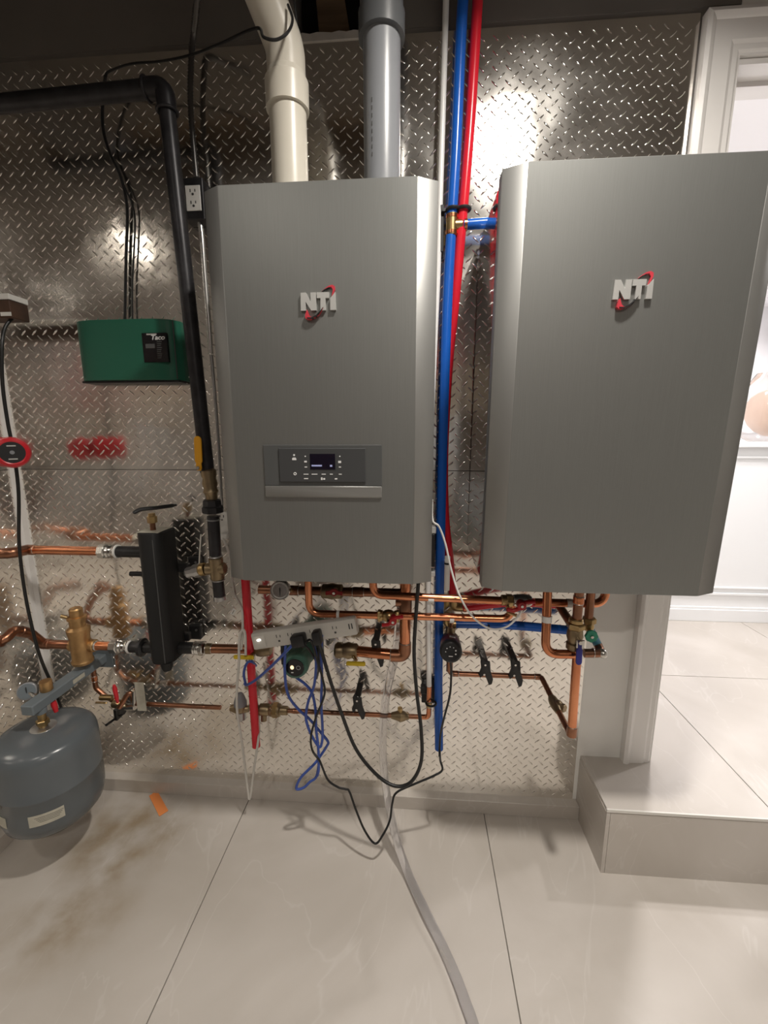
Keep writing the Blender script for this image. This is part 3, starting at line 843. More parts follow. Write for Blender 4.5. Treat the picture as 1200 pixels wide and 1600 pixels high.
link('body', MB().lathe((W(800, 939, YB).x, YB, v.z), X_, [(0, .012), (.004, .016), (.012, .017), (.03, .0185), (.045, .017), (.052, .013)], 20), 'chrome', t)
lp = [W(792, 952, YB-.03), W(802, 954, YB-.03), W(812, 950, YB-.03), W(820, 942, YB-.03), W(836, 940, YB-.03)]
lh = link('lever_handle', MB().tube(smooth(lp, 6), [.0058]*25, 12), 'red_knob', t)
hb = W(815, 946, YB-.03)
link('hub', MB().cyl(hb+Y_*.02, hb-Y_*.007, .0120, 20, .002), 'red_knob', lh)
link('bolt', MB().hexa(hb-Y_*.007, hb-Y_*.010, .0045), 'chrome', lh)
zC = W(870, 942, YB).z
C1 = Vector((W(835, 941, YB).x, YB, W(840, 941, YB).z)); C2 = Vector((W(944, 942, YB).x, YB, W(930, 943.5, YB).z)); C3 = Vector((C2.x+.004, YB, ZB0+.01))
run('copper_pipe', 'copper pipe leaving the dark red lever valve and hooking up into the right boiler', 'pipe', [C1, C2, C3], .0112, 'copper', .035, n=18)
tag(link('pipe_tape', MB().cyl((W(885, 942, YB).x, YB, (C1.z+C2.z)/2), (W(893, 942, YB).x, YB, (C1.z+C2.z)/2), .0122, 18), 'paper'), 'grey tape around the hooked copper pipe under the right boiler', 'tape')

# second row behind: gauge, tees, thick pipe down
YG = -.10
zG = W(480, 923, YG).z
gx0, gx1 = W(405, 922, YG).x, W(640, 922, YG).x
t = run('copper_pipe', 'dark copper header close to the wall just under the left boiler', 'pipe', [(gx0, YG, zG), (gx1, YG, zG)], .0142, 'copper_old', 0,
        fits=[((W(455, 922, YG).x+.01, YG, zG), X_, .03), ((W(560, 922, YG).x, YG, zG), X_, .035)])
g0 = W(437, 923, -.24)
t = thing('pressure_gauge', 'round white dial pressure gauge under the left end of the left boiler', 'gauge', g0)
nrm = (CAM-g0); nrm = Vector((nrm.x*.3, nrm.y, nrm.z*.25)).normalized()
link('case', MB().lathe(g0+nrm*(-.022), nrm, [(0, .018), (.002, .0275), (.018, .0280), (.022, .0265), (.022, .0235), (.018, .0235)], 32, cap=False).cyl(g0-nrm*.022, g0-nrm*.002, .020, 24), 'chrome', t)
link('dial', MB().cyl(g0-nrm*.005, g0-nrm*.0035, .0238, 32), 'paper', t)
side = nrm.cross(Z_).normalized(); up = side.cross(nrm)
mm = MB()
for k in range(27):
    a_ = R_(-45+270*k/26); dd = side*(-math.cos(a_))+up*math.sin(a_)
    mm.cyl(g0-nrm*.0034+dd*(.0175 if k % 5 else .016), g0-nrm*.0034+dd*.0205, .0005, 5)
link('dial_marks', mm, 'print', t)
link('needle', MB().tube([g0-nrm*.002-up*.015, g0-nrm*.002+up*.004, g0-nrm*.002+up*.010], [.0008, .0022, .0004], 8), 'black', t)
link('stem', MB().cyl(g0-nrm*.02, Vector((g0.x-.004, YG, zG)), .007, 14), 'brass', t)
v = W(516, 925, YG)
t = thing('ball_valve', 'nickel valve with a dark red butterfly handle under the middle of the left boiler', 'valve', v-Z_*.02)
link('body', MB().lathe((W(502, 922, YG).x, YG, zG), X_, [(0, .017), (.005, .023), (.02, .023), (.035, .026), (.05, .023), (.065, .023), (.07, .017)], 20), 'brass_dull', t)
hc = Vector((W(522, 926, YG-.05).x, YG-.05, W(522, 926, YG-.05).z))
mt = Matrix.Translation(hc)
bt = [(-.026, .004), (-.012, .006), (-.006, .012), (.006, .012), (.012, .006), (.026, .004), (.026, -.008), (.010, -.005), (0, -.012), (-.010, -.005), (-.026, -.008)]
bh = link('butterfly_handle', MB().prism(bt, -.004, .004, 'XZ', bev=.001, mtx=mt), 'red_knob', t)
link('stem', MB().cyl(hc+Y_*.03, hc+Y_*.003, .006, 14), 'brass', t)
link('bolt', MB().hexa(hc-Y_*.004, hc-Y_*.008, .005), 'chrome', bh)
# thick vertical + horizontal
YT = -.068; RT = .0175
xt = W(633, 980, YT-.03).x
z1 = W(620, 1017, YT).z
xe = W(548, 1018, YT).x
p_top = Vector((xt, YT-.03, ZB0+.012)); p_el = Vector((xt, YT-.03, z1)); p_end = Vector((xe, YT-.005, z1-.002))
t = thing('copper_pipe', 'thick copper pipe dropping from the left boiler and elbowing left to the green pump', 'pipe', p_el)
link('tube', MB().tube(fillet([p_top, p_el, p_end], .035), RT, 22), 'copper', t)
zt_ = W(632, 940, YT-.03).z
link('tee', MB().lathe((xt, YT-.03, zt_-.035), Z_, [(0, RT*1.03), (.002, RT*1.18), (.055, RT*1.18), (.06, RT*1.03)], 20).cyl((xt-.03, YT-.03, zt_), (xt, YT-.03, zt_), RT*.95, 18), 'copper_old', t)
link('elbow', MB().tube(fillet([p_el+Z_*.045, p_el, p_el-X_*.045], .036), RT*1.14, 22), 'copper_old', t)
mm = MB(); mm.torus(p_el+Z_*.046, Z_, RT*1.03, .0016); mm.torus(p_el-X_*.046, X_, RT*1.03, .0016); mm.torus((xt, YT-.03, zt_-.036), Z_, RT*1.03, .0016)
link('solder_ring', mm, 'solder', t)
# flange/valve right of pump
vr = Vector((W(548, 1018, YT).x, YT-.005, z1-.002))
t = thing('ball_valve', 'dull brass isolation valve right of the green pump with a yellow lever below', 'valve', vr-Z_*.03)
link('body', MB().lathe(vr-X_*.052, X_, [(0, .019), (.006, .026), (.02, .026), (.028, .023), (.045, .028), (.06, .024), (.072, .024), (.078, .0185)], 22), 'brass_dull', t)
yl = W(556, 1037, YT-.05)
lh = link('lever_handle', MB().box(yl, (.062, .010, .014), .003), 'yellow', t)
link('stem', MB().cyl(yl+Y_*.01+Z_*.005, vr-Y_*.005, .006, 12), 'brass', t)

# ------------------------------------------------------------------ green circulator
pc = W(452, 1018, -.07); pc.y = -.07
zP = W(470, 1016, -.07).z
t = thing('circulator_pump', 'green circulator pump with a dark round face below the white power strip', 'pump', Vector((W(468, 1018, -.1).x, -.1, zP-.05)))
cx = W(469, 1016, -.10).x
link('volute', MB().lathe((cx, -.045, zP), (0, -1, 0), [(0, .03), (.004, .044), (.04, .046), (.052, .040), (.055, .034)], 28).cyl((cx-.055, -.07, zP), (cx+.055, -.07, zP), .022, 20), 'green_pump', t)
link('flange', MB().box((cx-.060, -.07, zP), (.014, .058, .085), .004), 'black_iron', t)
link('flange', MB().box((cx+.060, -.07, zP), (.014, .058, .085), .004), 'black_iron', t)
fz = W(468, 1036, -.215)
fc_ = Vector((W(461, 1043, -.215).x, -.215, W(461, 1043, -.215).z))
link('motor', MB().lathe((cx, -.10, zP-.002), (fc_-Vector((cx, -.10, zP-.002))), [(0, .034), (.002, .040), (.09, .040), (.106, .037), (.112, .031)], 28), 'green_pump', t)
mm = MB()
for k in range(10):
    a_ = 2*math.pi*k/10; mm.box(Vector((cx+.037*math.cos(a_), -.14, zP-.004+.037*math.sin(a_))), (.006, .05, .006), .001, Matrix.Rotation(-a_, 3, 'Y'))
link('cooling_rib', mm, 'green_pump', t)
link('face_plate', MB().cyl(fc_, fc_-Y_*.003, .0275, 28), 'black_gloss', t)
link('face_highlight', MB().sphere(fc_+Vector((-.008, -.004, .002)), .0055, (1, .3, 1.2)), 'lit', t)  # glowing bead imitates a highlight, not a lamp
link('control_box', MB().box(Vector((cx+.002, -.15, zP+.043)), (.052, .07, .026), .006, seg=2), 'green_pump', t)
link('face_print', MB().box(fc_+Vector((-.008, -.0035, -.015)), (.007, .0008, .003)).torus(fc_+Vector((.011, -.003, .001)), Y_, .006, .0005, 16, 5), 'icon', t)

# left of pump: brass valve with yellow lever, copper to separator
xl0 = W(262, 1013, -.09).x
vl = Vector((W(412, 1016, -.07).x, -.07, zP))
t = thing('ball_valve', 'isolation valve left of the green pump with a yellow lever tied below', 'valve', vl-Z_*.03)
link('body', MB().lathe(vl-X_*.024, X_, [(0, .018), (.004, .024), (.02, .026), (.035, .024), (.05, .019)], 20), 'brass_dull', t)
yl = W(381, 1027, -.12)
link('lever_handle', MB().box(yl, (.068, .010, .014), .003), 'yellow', t)
link('stem', MB().cyl(yl+X_*.02+Y_*.004, yl+X_*.02+Y_*.04, .006, 12), 'brass', t)
YSP = -.105
zS = W(340, 1014, -.09).z
cp0, cp1 = Vector((W(322, 1014, -.09).x, -.09, zS)), Vector((vl.x-.02, -.078, zP+.002))
t = run('copper_pipe', 'tarnished copper pipe between the black separator and the power strip', 'pipe', [cp0, cp1], .0155, 'copper_old', 0,
        fits=[(cp0.lerp(cp1, .06), cp1-cp0, .02)], fitm='brass_dull')

# ------------------------------------------------------------------ hydraulic separator (black)
S0 = W(237, 832, -.135); S1 = W(247, 1040, -.135)
xs = S0.x-.010; zt1 = S0.z; zb1 = S1.z
t = thing('hydraulic_separator', 'tall black foam-jacketed separator on the left of the wall with copper pipes', 'separator', (xs, -.10, zb1))
hx, hy = .040, .048
prof = [(xs-hx, -.105+hy), (xs-hx, -.105-hy*.55), (xs-hx*.45, -.105-hy), (xs+hx*.55, -.105-hy), (xs+hx, -.105-hy*.45), (xs+hx, -.105+hy)]
link('jacket', MB().prism(prof, zb1+.012, zt1, 'XY', bev=.003), 'foam', t)
link('drain_boss', MB().lathe((xs+.015, -.135, zb1+.016), (0, 0, -1), [(0, .02), (.018, .018), (.03, .013)], 16), 'foam', t)
link('jacket_seam', MB().box((xs-.016, -.105-hy*.93, (zt1+zb1)/2), (.0016, .002, zt1-zb1-.04)).box((xs+.021, -.105-hy*1.0, (zt1+zb1)/2), (.0016, .003, zt1-zb1-.04)), 'dark_bezel', t)
link('foam_core', MB().box((xs, -.105, zt1+.0005), (hx*1.7, hy*1.5, .002)), 'label', t)
# ports
zu = W(198, 862, -.09).z; zl = W(210, 1011, -.09).z
link('port', MB().cyl((W(184, 862, -.09).x, -.09, zu), (xs, -.09, zu), .0185, 20), 'black', t)
link('port', MB().cyl((W(203, 1011, -.09).x, -.09, zl), (xs, -.09, zl), .0185, 20).lathe((W(219, 1011, -.09).x, -.09, zl), X_, [(0, .02), (.002, .030), (.012, .031), (.018, .024)], 20), 'black', t)
link('port', MB().cyl((xs, -.09, zS), (W(303, 1013, -.09).x, -.09, zS), .0195, 20), 'black', t)
zk = W(300, 897, -.09).z
link('sensor_port', MB().cyl((W(207, 895, -.09).x, -.10, zk), (xs, -.10, zk), .008, 14), 'black', t)
for (bxp, byp) in ((301, 884), (302, 990)):
    b_ = W(bxp, byp, -.03)
    mm = MB().box((b_.x, -.012, b_.z), (.045, .02, .055), .004).box(((b_.x+xs)/2, -.05, b_.z), (abs(b_.x-xs), .02, .03), .003)
    br_ = link('wall_bracket', mm, 'black', t)
    link('bracket_screw', MB().cyl((b_.x+.008, -.022, b_.z+.010), (b_.x+.008, -.025, b_.z+.010), .004, 12), 'steel', br_)
# top air vent
tv = Vector((W(238, 815, -.105).x, -.105, zt1))
t2 = thing('air_vent', 'brass air vent under a flat black lever on top of the black separator', 'air vent', tv)
link('neck', MB().cyl(tv, tv+Z_*.030, .0085, 16), 'copper_old', t2)
link('body', MB().hexa(tv+Z_*.024, tv+Z_*.046, .0145).cyl(tv+Z_*.044, tv+Z_*.055, .0105, 16), 'brass', t2)
hA, hB = W(209, 801, -.15), W(279, 787, -.04)
mp_ = [W(208, 802, -.16), W(220, 796, -.14), W(240, 794, -.12), W(262, 791, -.08), W(275, 789, -.05)]
link('lever', MB().tube(smooth(mp_, 5), [.003]+[.0062]*18+[.004]*2, 10), 'black', t2)
# fittings left of separator
def connector(label, a, b, r, mtl='chrome', ring=True):
    a = Vector(a); b = Vector(b); d = b-a; L = d.length
    t = thing('pipe_union', label, 'fitting', (a+b)/2-Z_*r)
    link('nut', MB().hexa(a, a+d*.42, r*1.28, 8), mtl, t)
    link('sleeve', MB().lathe(a+d*.4, d, [(0, r*1.05), (L*.12, r*1.18), (L*.2, r*1.02), (L*.3, r*1.16), (L*.4, r*1.04), (L*.5, r*1.16), (L*.6, r*1.1)], 22), mtl, t)
    if ring: link('white_ring', MB().cyl(b-d.normalized()*.002, b+d.normalized()*.004, r*1.15, 22), 'white_plastic', t)
    return t
connector('nickel union between the upper copper pipe and the black separator', (W(156, 857, -.09).x, -.09, zu), (W(183, 861, -.09).x, -.09, zu), .0195)
connector('nickel union between the bronze air separator and the black separator', (W(174, 1010, -.09).x, -.09, zl), (W(203, 1011, -.09).x, -.09, zl), .0190)
connector('nickel union on the right of the black separator foot', (W(320, 1014, -.09).x, -.09, zS), (W(303, 1013, -.09).x, -.09, zS), .0195, ring=False)
# upper copper pipe to left edge
pu = [(W(158, 857, -.09).x, -.09, zu), (W(42, 856, -.09).x, -.09, zu), (W(20, 862, -.16).x, -.16, W(20, 864, -.16).z), (W(-30, 868, -.16).x, -.16, W(-30, 866, -.16).z)]
t = run('copper_pipe', 'upper copper pipe running left from the black separator out of the picture', 'pipe', pu, .0150, 'copper', .02,
        fits=[(Vector(pu[1])+X_*.012, X_, .035)], fitm='copper_old')
link('street_elbow', MB().tube(fillet([Vector(pu[1])+X_*.006, Vector(pu[1]), Vector(pu[2]), Vector(pu[3]).lerp(Vector(pu[2]), .4)], .02), .0172, 18), 'copper_old', t)

# bronze air separator
zq = W(120, 1008, -.09).z
bs0 = W(128, 1036, -.10); bs1 = W(120, 950, -.10)
xb2 = W(126, 1008, -.10).x
t = thing('air_separator', 'cast bronze air separator standing on the grey bracket left of the black separator', 'air separator', (xb2, -.10, bs0.z))
H_ = bs1.z-bs0.z
link('body', MB().lathe((xb2, -.10, bs0.z), Z_, [(0, .026), (.004, .032), (H_*.06, .034), (H_*.10, .030), (H_*.5, .031), (H_*.60, .035), (H_*.64, .035), (H_*.68, .025)], 28), 'bronze', t)
link('vent_head', MB().lathe((xb2, -.10, bs0.z+H_*.66), Z_, [(0, .024), (H_*.14, .024), (H_*.15, .029), (H_*.19, .029), (H_*.20, .020), (H_*.32, .020), (H_*.34, .017)], 24), 'bronze', t)
link('vent_cap', MB().cyl((xb2-.020, -.115, bs0.z+H_*.86), (xb2-.036, -.122, bs0.z+H_*.90), .006, 12), 'brass', t)
link('side_boss', MB().cyl((xb2+.02, -.09, zl), (xb2+.046, -.09, zl), .0215, 20, .003), 'bronze', t)
link('side_boss', MB().cyl((xb2-.045, -.09, zq), (xb2-.02, -.09, zq), .0215, 20, .003), 'bronze', t)
run('copper_pipe', 'short copper stub joining the bronze air separator to its nickel union', 'pipe',
    [(xb2+.04, -.09, zl), (W(176, 1010, -.09).x, -.09, zl)], .0150, 'copper', 0, fits=[((xb2+.049, -.09, zl), X_, .006)], fitm='solder', solder=False)
pl = [Vector((xb2-.04, -.09, zq)), W(68, 1004, -.09), W(48, 990, -.13), W(22, 984, -.19), W(6, 1002, -.23), W(-30, 1000, -.24)]
pl[1].z = zq
t = run('copper_pipe', 'tarnished copper pipe with wavy elbows left of the bronze air separator', 'pipe', pl, .0150, 'copper_old', .025, n=18,
        fits=[(pl[1]+X_*.01, X_, .03), (pl[2].lerp(pl[3], .45), pl[3]-pl[2], .035), (pl[4].lerp(pl[5], .3), pl[5]-pl[4], .04)], fitm='copper_old', solder=False)

# ------------------------------------------------------------------ tank bracket and tank
xk = W(100, 1066, -.18).x+.0
zk2 = W(102, 1060, -.18).z
kf = W(58, 1100, -.30); kb = W(150, 1032, -.01)
t = thing('tank_bracket', 'grey steel bracket sticking out from the wall and carrying the grey tank', 'bracket', (kb.x, -.15, kb.z))
xk = (kf.x+kb.x)/2; zkk = (kf.z+kb.z)/2
link('arm', MB().box2(xk-.020, xk+.020, -.315, -.006, zkk-.018, zkk+.014, .003), 'bracket', t)
link('wall_plate', MB().box2(xk-.040, xk+.040, -.008, -.001, zkk-.040, zkk+.030, .001), 'bracket', t)
link('arm_label', MB().box((xk+.0205, -.14, zkk-.002), (.001, .05, .014)), 'label', t)
tc = Vector((xk+.004, -.275, 0))
# fittings above the arm
g_ = Vector((xk-.006, -.235, zkk+.014))
t = thing('pressure_relief_cap', 'ribbed brass cap on the grey bracket beside a clear gauge', 'cap', g_)
link('cap', MB().lathe(g_-Z_*.001, Z_, [(0, .015), (.004, .0175), (.030, .0175), (.034, .0165), (.034, .012)], 12), 'bronze', t)
gg = Vector((xk-.052, -.255, zkk+.022))
t = thing('pressure_gauge', 'small round glass gauge on the left of the grey bracket', 'gauge', gg)
n2 = Vector((.55, -1, .45)).normalized()
link('case', MB().lathe(gg-n2*.012, n2, [(0, .018), (.003, .026), (.014, .026), (.016, .023)], 26), 'grey_pvc', t)
link('dial', MB().cyl(gg+n2*.0035, gg+n2*.0048, .0225, 26), 'bracket', t)
link('needle', MB().cyl(gg+n2*.006-Z_*.010, gg+n2*.006+Z_*.014, .0012, 8), 'black', t)
link('stem', MB().cyl(gg-n2*.004, Vector((xk-.018, -.255, zkk)), .007, 12), 'chrome', t)
# copper drop under bracket near the wall
r_ = Vector((xk+.002, -.055, zkk-.018))
pd = [r_+Z_*.002, r_-Z_*.075, r_+Vector((.03, 0, -.105)), Vector((W(188, 1101, -.065).x, -.065, W(188, 1101, -.065).z))]
t = run('copper_pipe', 'tarnished copper tube dropping below the grey bracket to the cluster of small valves', 'pipe', pd, .0085, 'copper_old', .02,
        fits=[(pd[0]-Z_*.04, Z_, .02)], fitm='copper')
bvp = W(158, 1098, -.10)
t = thing('drain_valve', 'tiny brass drain lever behind the grey tank', 'valve', bvp)
link('body', MB().cyl(bvp+Vector((-.02, .02, .006)), bvp+Vector((.02, .03, .0)), .010, 14, .002), 'brass', t)
link('lever', MB().box(bvp, (.042, .008, .006), .002), 'brass', t)
# red lever valve
rv = W(185, 1100, -.075)
t = thing('ball_valve', 'small valve with a bright red upright lever behind the grey tank', 'valve', rv)
link('body', MB().lathe(rv-X_*.022, X_, [(0, .010), (.004, .014), (.018, .015), (.034, .014), (.044, .010)], 16), 'brass_dull', t)
rl0, rl1 = W(178, 1070, -.12), W(184, 1098, -.12)
rl = link('lever_handle', MB().tube([rl0, rl0.lerp(rl1, .2), rl0.lerp(rl1, .7), rl1], [.004, .0075, .0065, .004], 12), 'red_bright', t)
link('stem', MB().cyl(rl1, rv, .005, 10), 'brass', t)
# second red lever near tank top
q0, q1 = W(83, 1096, -.24), W(88, 1112, -.24)
tag(link('red_lever', MB().tube([q0, q0.lerp(q1, .3), q1], [.007, .009, .006], 12), 'red_bright'), 'short red lever under the grey bracket next to the tank valve', 'lever')
# elbows cluster
c_ = W(200, 1090, -.07)
t = thing('pipe_cluster', 'tarnished copper elbows with hose bib left of the thin copper line', 'fitting', c_-Z_*.03)
link('elbow', MB().tube(fillet([W(186, 1106, -.09), W(204, 1078, -.07), W(210, 1100, -.065)], .01), .0085, 14), 'copper_old', t)
link('tee', MB().cyl(W(196, 1104, -.065), W(212, 1104, -.065), .0125, 16, .002).cyl(W(210, 1078, -.07), W(210, 1100, -.065), .0095, 14), 'chrome', t)
# white tag
q = rect(213, 1066, 227, 1110, -.085)
tag(link('hanging_tag', MB().box2(q[0], q[1], -.087, -.0855, q[2], q[3]), 'label'), 'pale upright paper tag on the thin copper line beside the small valves', 'tag')
# black strap bracket
bb = W(184, 1112, -.04)
t = thing('pipe_hanger', 'black pipe hanger splayed against the wall behind the grey tank', 'hanger', bb-Z_*.04)
link('stem', MB().box((bb.x, -.030, bb.z-.005), (.013, .05, .045), .002), 'black', t)
link('strut', MB().tube([W(184, 1120, -.03), W(166, 1133, -.10)], .0045, 8).tube([W(184, 1120, -.03), W(194, 1115, -.06)], .003, 8), 'black', t)

# expansion tank
TR = .137
ttop = W(70, 1135, tc.y).z; 
tcx = W(83, 1225, tc.y).x; tb = W(85, 1314, tc.y-.09).z
t = thing('expansion_tank', 'grey blue expansion tank hanging from the grey bracket in the left corner', 'tank', (tcx, tc.y, tb))
Ht = ttop-tb
link('shell', MB().lathe((tcx, tc.y, tb), Z_, [(0, .03), (.004, TR*.50), (.020, TR*.80), (.042, TR*.94), (.070, TR*.99), (.10, TR), (Ht*.50, TR), (Ht*.505, TR*1.007), (Ht*.52, TR*1.007), (Ht*.525, TR), (Ht*.80, TR), (Ht*.87, TR*.985), (Ht*.915, TR*.95), (Ht*.95, TR*.87), (Ht*.98, TR*.66), (Ht*.995, TR*.40), (Ht, TR*.2)], 48), 'tank', t, ang=60)
link('collar', MB().lathe((xk+.004, tc.y, ttop-.006), Z_, [(0, .036), (.003, .037), (.006, .034), (.007, .022)], 28), 'steel', t)
to = (CAM-Vector((tcx, tc.y, tb))); 
dl = Vector((W(72, 1282, tc.y-.12).x-tcx, -.12, 0)).normalized()
zl_ = W(72, 1282, tc.y-.12).z
lb = curved_label((tcx, tc.y, zl_), Z_, dl, TR+.0006, .036, .62, 'label', 'label', t, 14)
curved_label((tcx, tc.y, zl_-.004), Z_, Matrix.Rotation(-1.0, 3, 'Z') @ dl, TR+.0006, .034, .42, 'label', 'label', t, 8)
for k, zz_ in enumerate((.009, .004, -.001, -.006)):
    curved_label((tcx, tc.y, zl_+zz_), Z_, Matrix.Rotation(.05, 3, 'Z') @ dl, TR+.0013, .0012, .50-.05*k, 'label_print', 'print', lb, 8, .0002)
vv = Vector((xk+.004, tc.y, ttop))
zab = zkk-.018
tv_ = thing('tank_valve', 'brass tank valve between the grey tank top and the bracket', 'valve', vv)
link('body', MB().cyl(vv-Z_*.002, (vv.x, vv.y, zab), .011, 16).hexa(vv+Z_*.008, vv+Z_*.024, .018), 'brass', tv_)
link('upper_collar', MB().cyl((vv.x, vv.y, zab-.018), (vv.x, vv.y, zab), .016, 16, .002), 'bracket', tv_)

# ------------------------------------------------------------------ thin copper supply line
YL = -.065
zl0 = W(222, 1101, YL); zl1 = W(356, 1106, YL); zl2 = W(450, 1107, YL); zl3 = W(660, 1112, YL)
zt0 = zl1.z
def LP(px): q = W(px, 1106, YL); return Vector((q.x, YL, zt0-.004*(px-222)/440*0))
run('copper_pipe', 'left length of the thin copper line between the small valves and the pressure regulator', 'pipe', [LP(212), LP(345)], .0080, 'copper_old', 0,
    fits=[(LP(225), X_, .03)], fitm='solder', solder=False)
run('copper_pipe', 'right length of the thin copper line passing under the green pump and black hanger', 'pipe', [LP(440), LP(662)], .0080, 'copper_old', 0,
    fits=[(LP(462), X_, .02)], fitm='copper_old', solder=False)
pr = LP(376)
t = thing('pressure_regulator', 'bell-shaped brass and grey pressure regulator on the thin copper line', 'regulator', pr-Z_*.05)
link('body', MB().lathe(pr-X_*.036, X_, [(0, .011), (.008, .013), (.024, .018), (.040, .018), (.056, .013), (.066, .011)], 18).lathe(pr-Z_*.012, Z_, [(0, .012), (.006, .020), (.018, .022), (.03, .022)], 20), 'brass_dull', t)
link('bonnet', MB().lathe(pr+Z_*.014, Z_, [(0, .0225), (.012, .022), (.034, .015), (.044, .010), (.046, .006)], 20), 'grey_pvc', t)
link('strainer_cup', MB().lathe(pr-Z_*.010, -Z_, [(0, .0175), (.022, .0175), (.030, .016), (.034, .010)], 20), 'steel', t)
bf = LP(414)
t = thing('backflow_preventer', 'brass backflow preventer behind the hanging red pipe', 'valve', bf-Z_*.03)
xL = LP(392).x; xR = LP(450).x; LL = xR-xL
link('body', MB().lathe((xL, YL, zt0), X_, [(0, .011), (.005, .014), (LL*.22, .014), (LL*.25, .020), (LL*.45, .021), (LL*.5, .018), (LL*.55, .022), (LL*.78, .022), (LL*.8, .016), (LL*.98, .015), (LL, .011)], 18).cyl((bf.x-.004, YL-.002, zt0), (bf.x-.002, YL-.012, zt0-.036), .010, 14), 'brass_dull', t)
link('hex_nut', MB().hexa((xL+LL*.58, YL, zt0), (xL+LL*.74, YL, zt0), .0255), 'brass', t)
sv = LP(627)
t = thing('shutoff_valve', 'small brass stop valve at the right end of the thin copper line', 'valve', sv-Z_*.02)
link('body', MB().lathe(sv-X_*.034, X_, [(0, .010), (.006, .012), (.018, .015), (.032, .020), (.044, .016), (.052, .012), (.060, .011)], 18), 'brass_dull', t)
link('stem_nut', MB().cyl(sv, sv+Vector((-.004, -.004, .030)), .0065, 12).hexa(sv+Vector((-.004, -.004, .024)), sv+Vector((-.004, -.004, .034)), .009), 'brass', t)
ex = W(670, 1112, YL).x
t = run('copper_pipe', 'small copper elbow turning up from the thin line to the white plastic pipe', 'pipe',
        [LP(655), (ex, YL, zt0), (ex, YL-.02, W(670, 1072, -.085).z)], .0085, 'copper', .015, fits=[((ex+.0, YL-.012, zt0+.058), Z_, .02)], fitm='brass')
rg = W(671, 1101, -.09)
t = thing('pipe_clamp', 'black ring clamp round the copper elbow beside the blue pipe', 'clamp', rg)
link('ring', MB().torus((ex+.006, -.082, rg.z), Z_, .0165, .0035, 22, 8), 'black', t)
q = rect(659, 1070, 667, 1081, -.04)
link('strap', MB().box2(q[0], ex+.022, -.030, -.002, q[2]-.05, q[3], .003).box2(q[0]-.004, ex, -.055, -.030, q[2], q[3], .003), 'black', t)

# ------------------------------------------------------------------ pipe hangers (black split rings)
def hanger(label, px, py0, py1, Y, grp=None):
    """black flat bracket from wall at py0 gripping pipe at py1"""
    a = W(px, py0+14, Y-.014); b = W(px+6, py1+6, Y-.014)
    t = thing('pipe_hanger', label, 'hanger', (b.x, Y, b.z), grp)
    mt = Matrix.Translation(a) @ Matrix.Diagonal((1.5, 1, 1, 1))
    h = a.z-b.z
    pr_ = [(-.010, .006), (-.005, .020), (-.001, .008), (.010, .006), (.012, -h*.35), (.018, -h*.75), (.016, -h*1.0), (.010, -h*1.06), (.006, -h*.85), (0, -h*.55), (-.010, -h*.72), (-.012, -h*.5), (-.008, -h*.25)]
    link('plate', MB().prism(pr_, -.004, .004, 'XZ', bev=.001, mtx=mt), 'black', t)
    link('foot', MB().box2(a.x-.010, a.x+.010, a.y, -.001, a.z-.008, a.z+.006, .001), 'black', t)
    link('screw', MB().cyl(a+Vector((.0, -.003, -.004)), a+Vector((0, -.007, -.004)), .0035, 10).cyl(a+Vector((-.002, -.003, -h*.52)), a+Vector((-.002, -.007, -h*.52)), .0035, 10), 'chrome', t)
    return t
hanger('black pipe hanger on the copper pipe right of the maroon pump, nearer the pump', 758, 1022, 1062, -.066)
hanger('black pipe hanger on the copper pipe right of the maroon pump, nearer the elbow', 805, 1022, 1065, -.066)
hanger('black pipe hanger gripping the thick copper pipe left of its elbow', 587, 990, 1034, -.066)
hanger('black pipe hanger on the thin copper line below the yellow lever', 558, 1078, 1116, -.066)

# ------------------------------------------------------------------ right cluster
Yh = -.066
zh = W(775, 1055, Yh).z
h0 = Vector((W(703, 1055, Yh).x, Yh, zh)); h1 = Vector((W(846, 1054, Yh).x, Yh, zh))
YV = -.285
xv = W(900, 1040, YV).x; zlow = W(893, 1148, YV).z
h2 = Vector((h1.x+.004, YV, zh-.003))
xq = W(893, 1148, YV).x
path = [Vector((h0.x, Yh-.004, W(703, 1030, Yh).z)), h0, h1, Vector((xq-.004, YV, zlow+.002))]
t = run('copper_pipe', 'thin copper pipe from the maroon pump along the wall then forward to the low corner', 'pipe', path, .0085, 'copper_old', .012,
        fits=[(h0+X_*.018, X_, .02), (h1-X_*.012, X_, .02)], fitm='copper_old')
mid = path[2].lerp(path[3], .52); dm = (path[3]-path[2]).normalized()
t = thing('check_valve', 'round dull brass valve body on the slanting copper pipe at right', 'valve', mid-Z_*.02)
link('body', MB().lathe(mid-dm*.030, dm, [(0, .010), (.008, .013), (.02, .015), (.035, .015), (.05, .012), (.06, .010)], 16).sphere(mid+Vector((.006, -.004, .0)), .017, (1, 1, .95)), 'brass_dull', t)
link('cap', MB().hexa(mid+Vector((.012, -.010, .0)), mid+Vector((.022, -.022, .002)), .012), 'brass_dull', t)
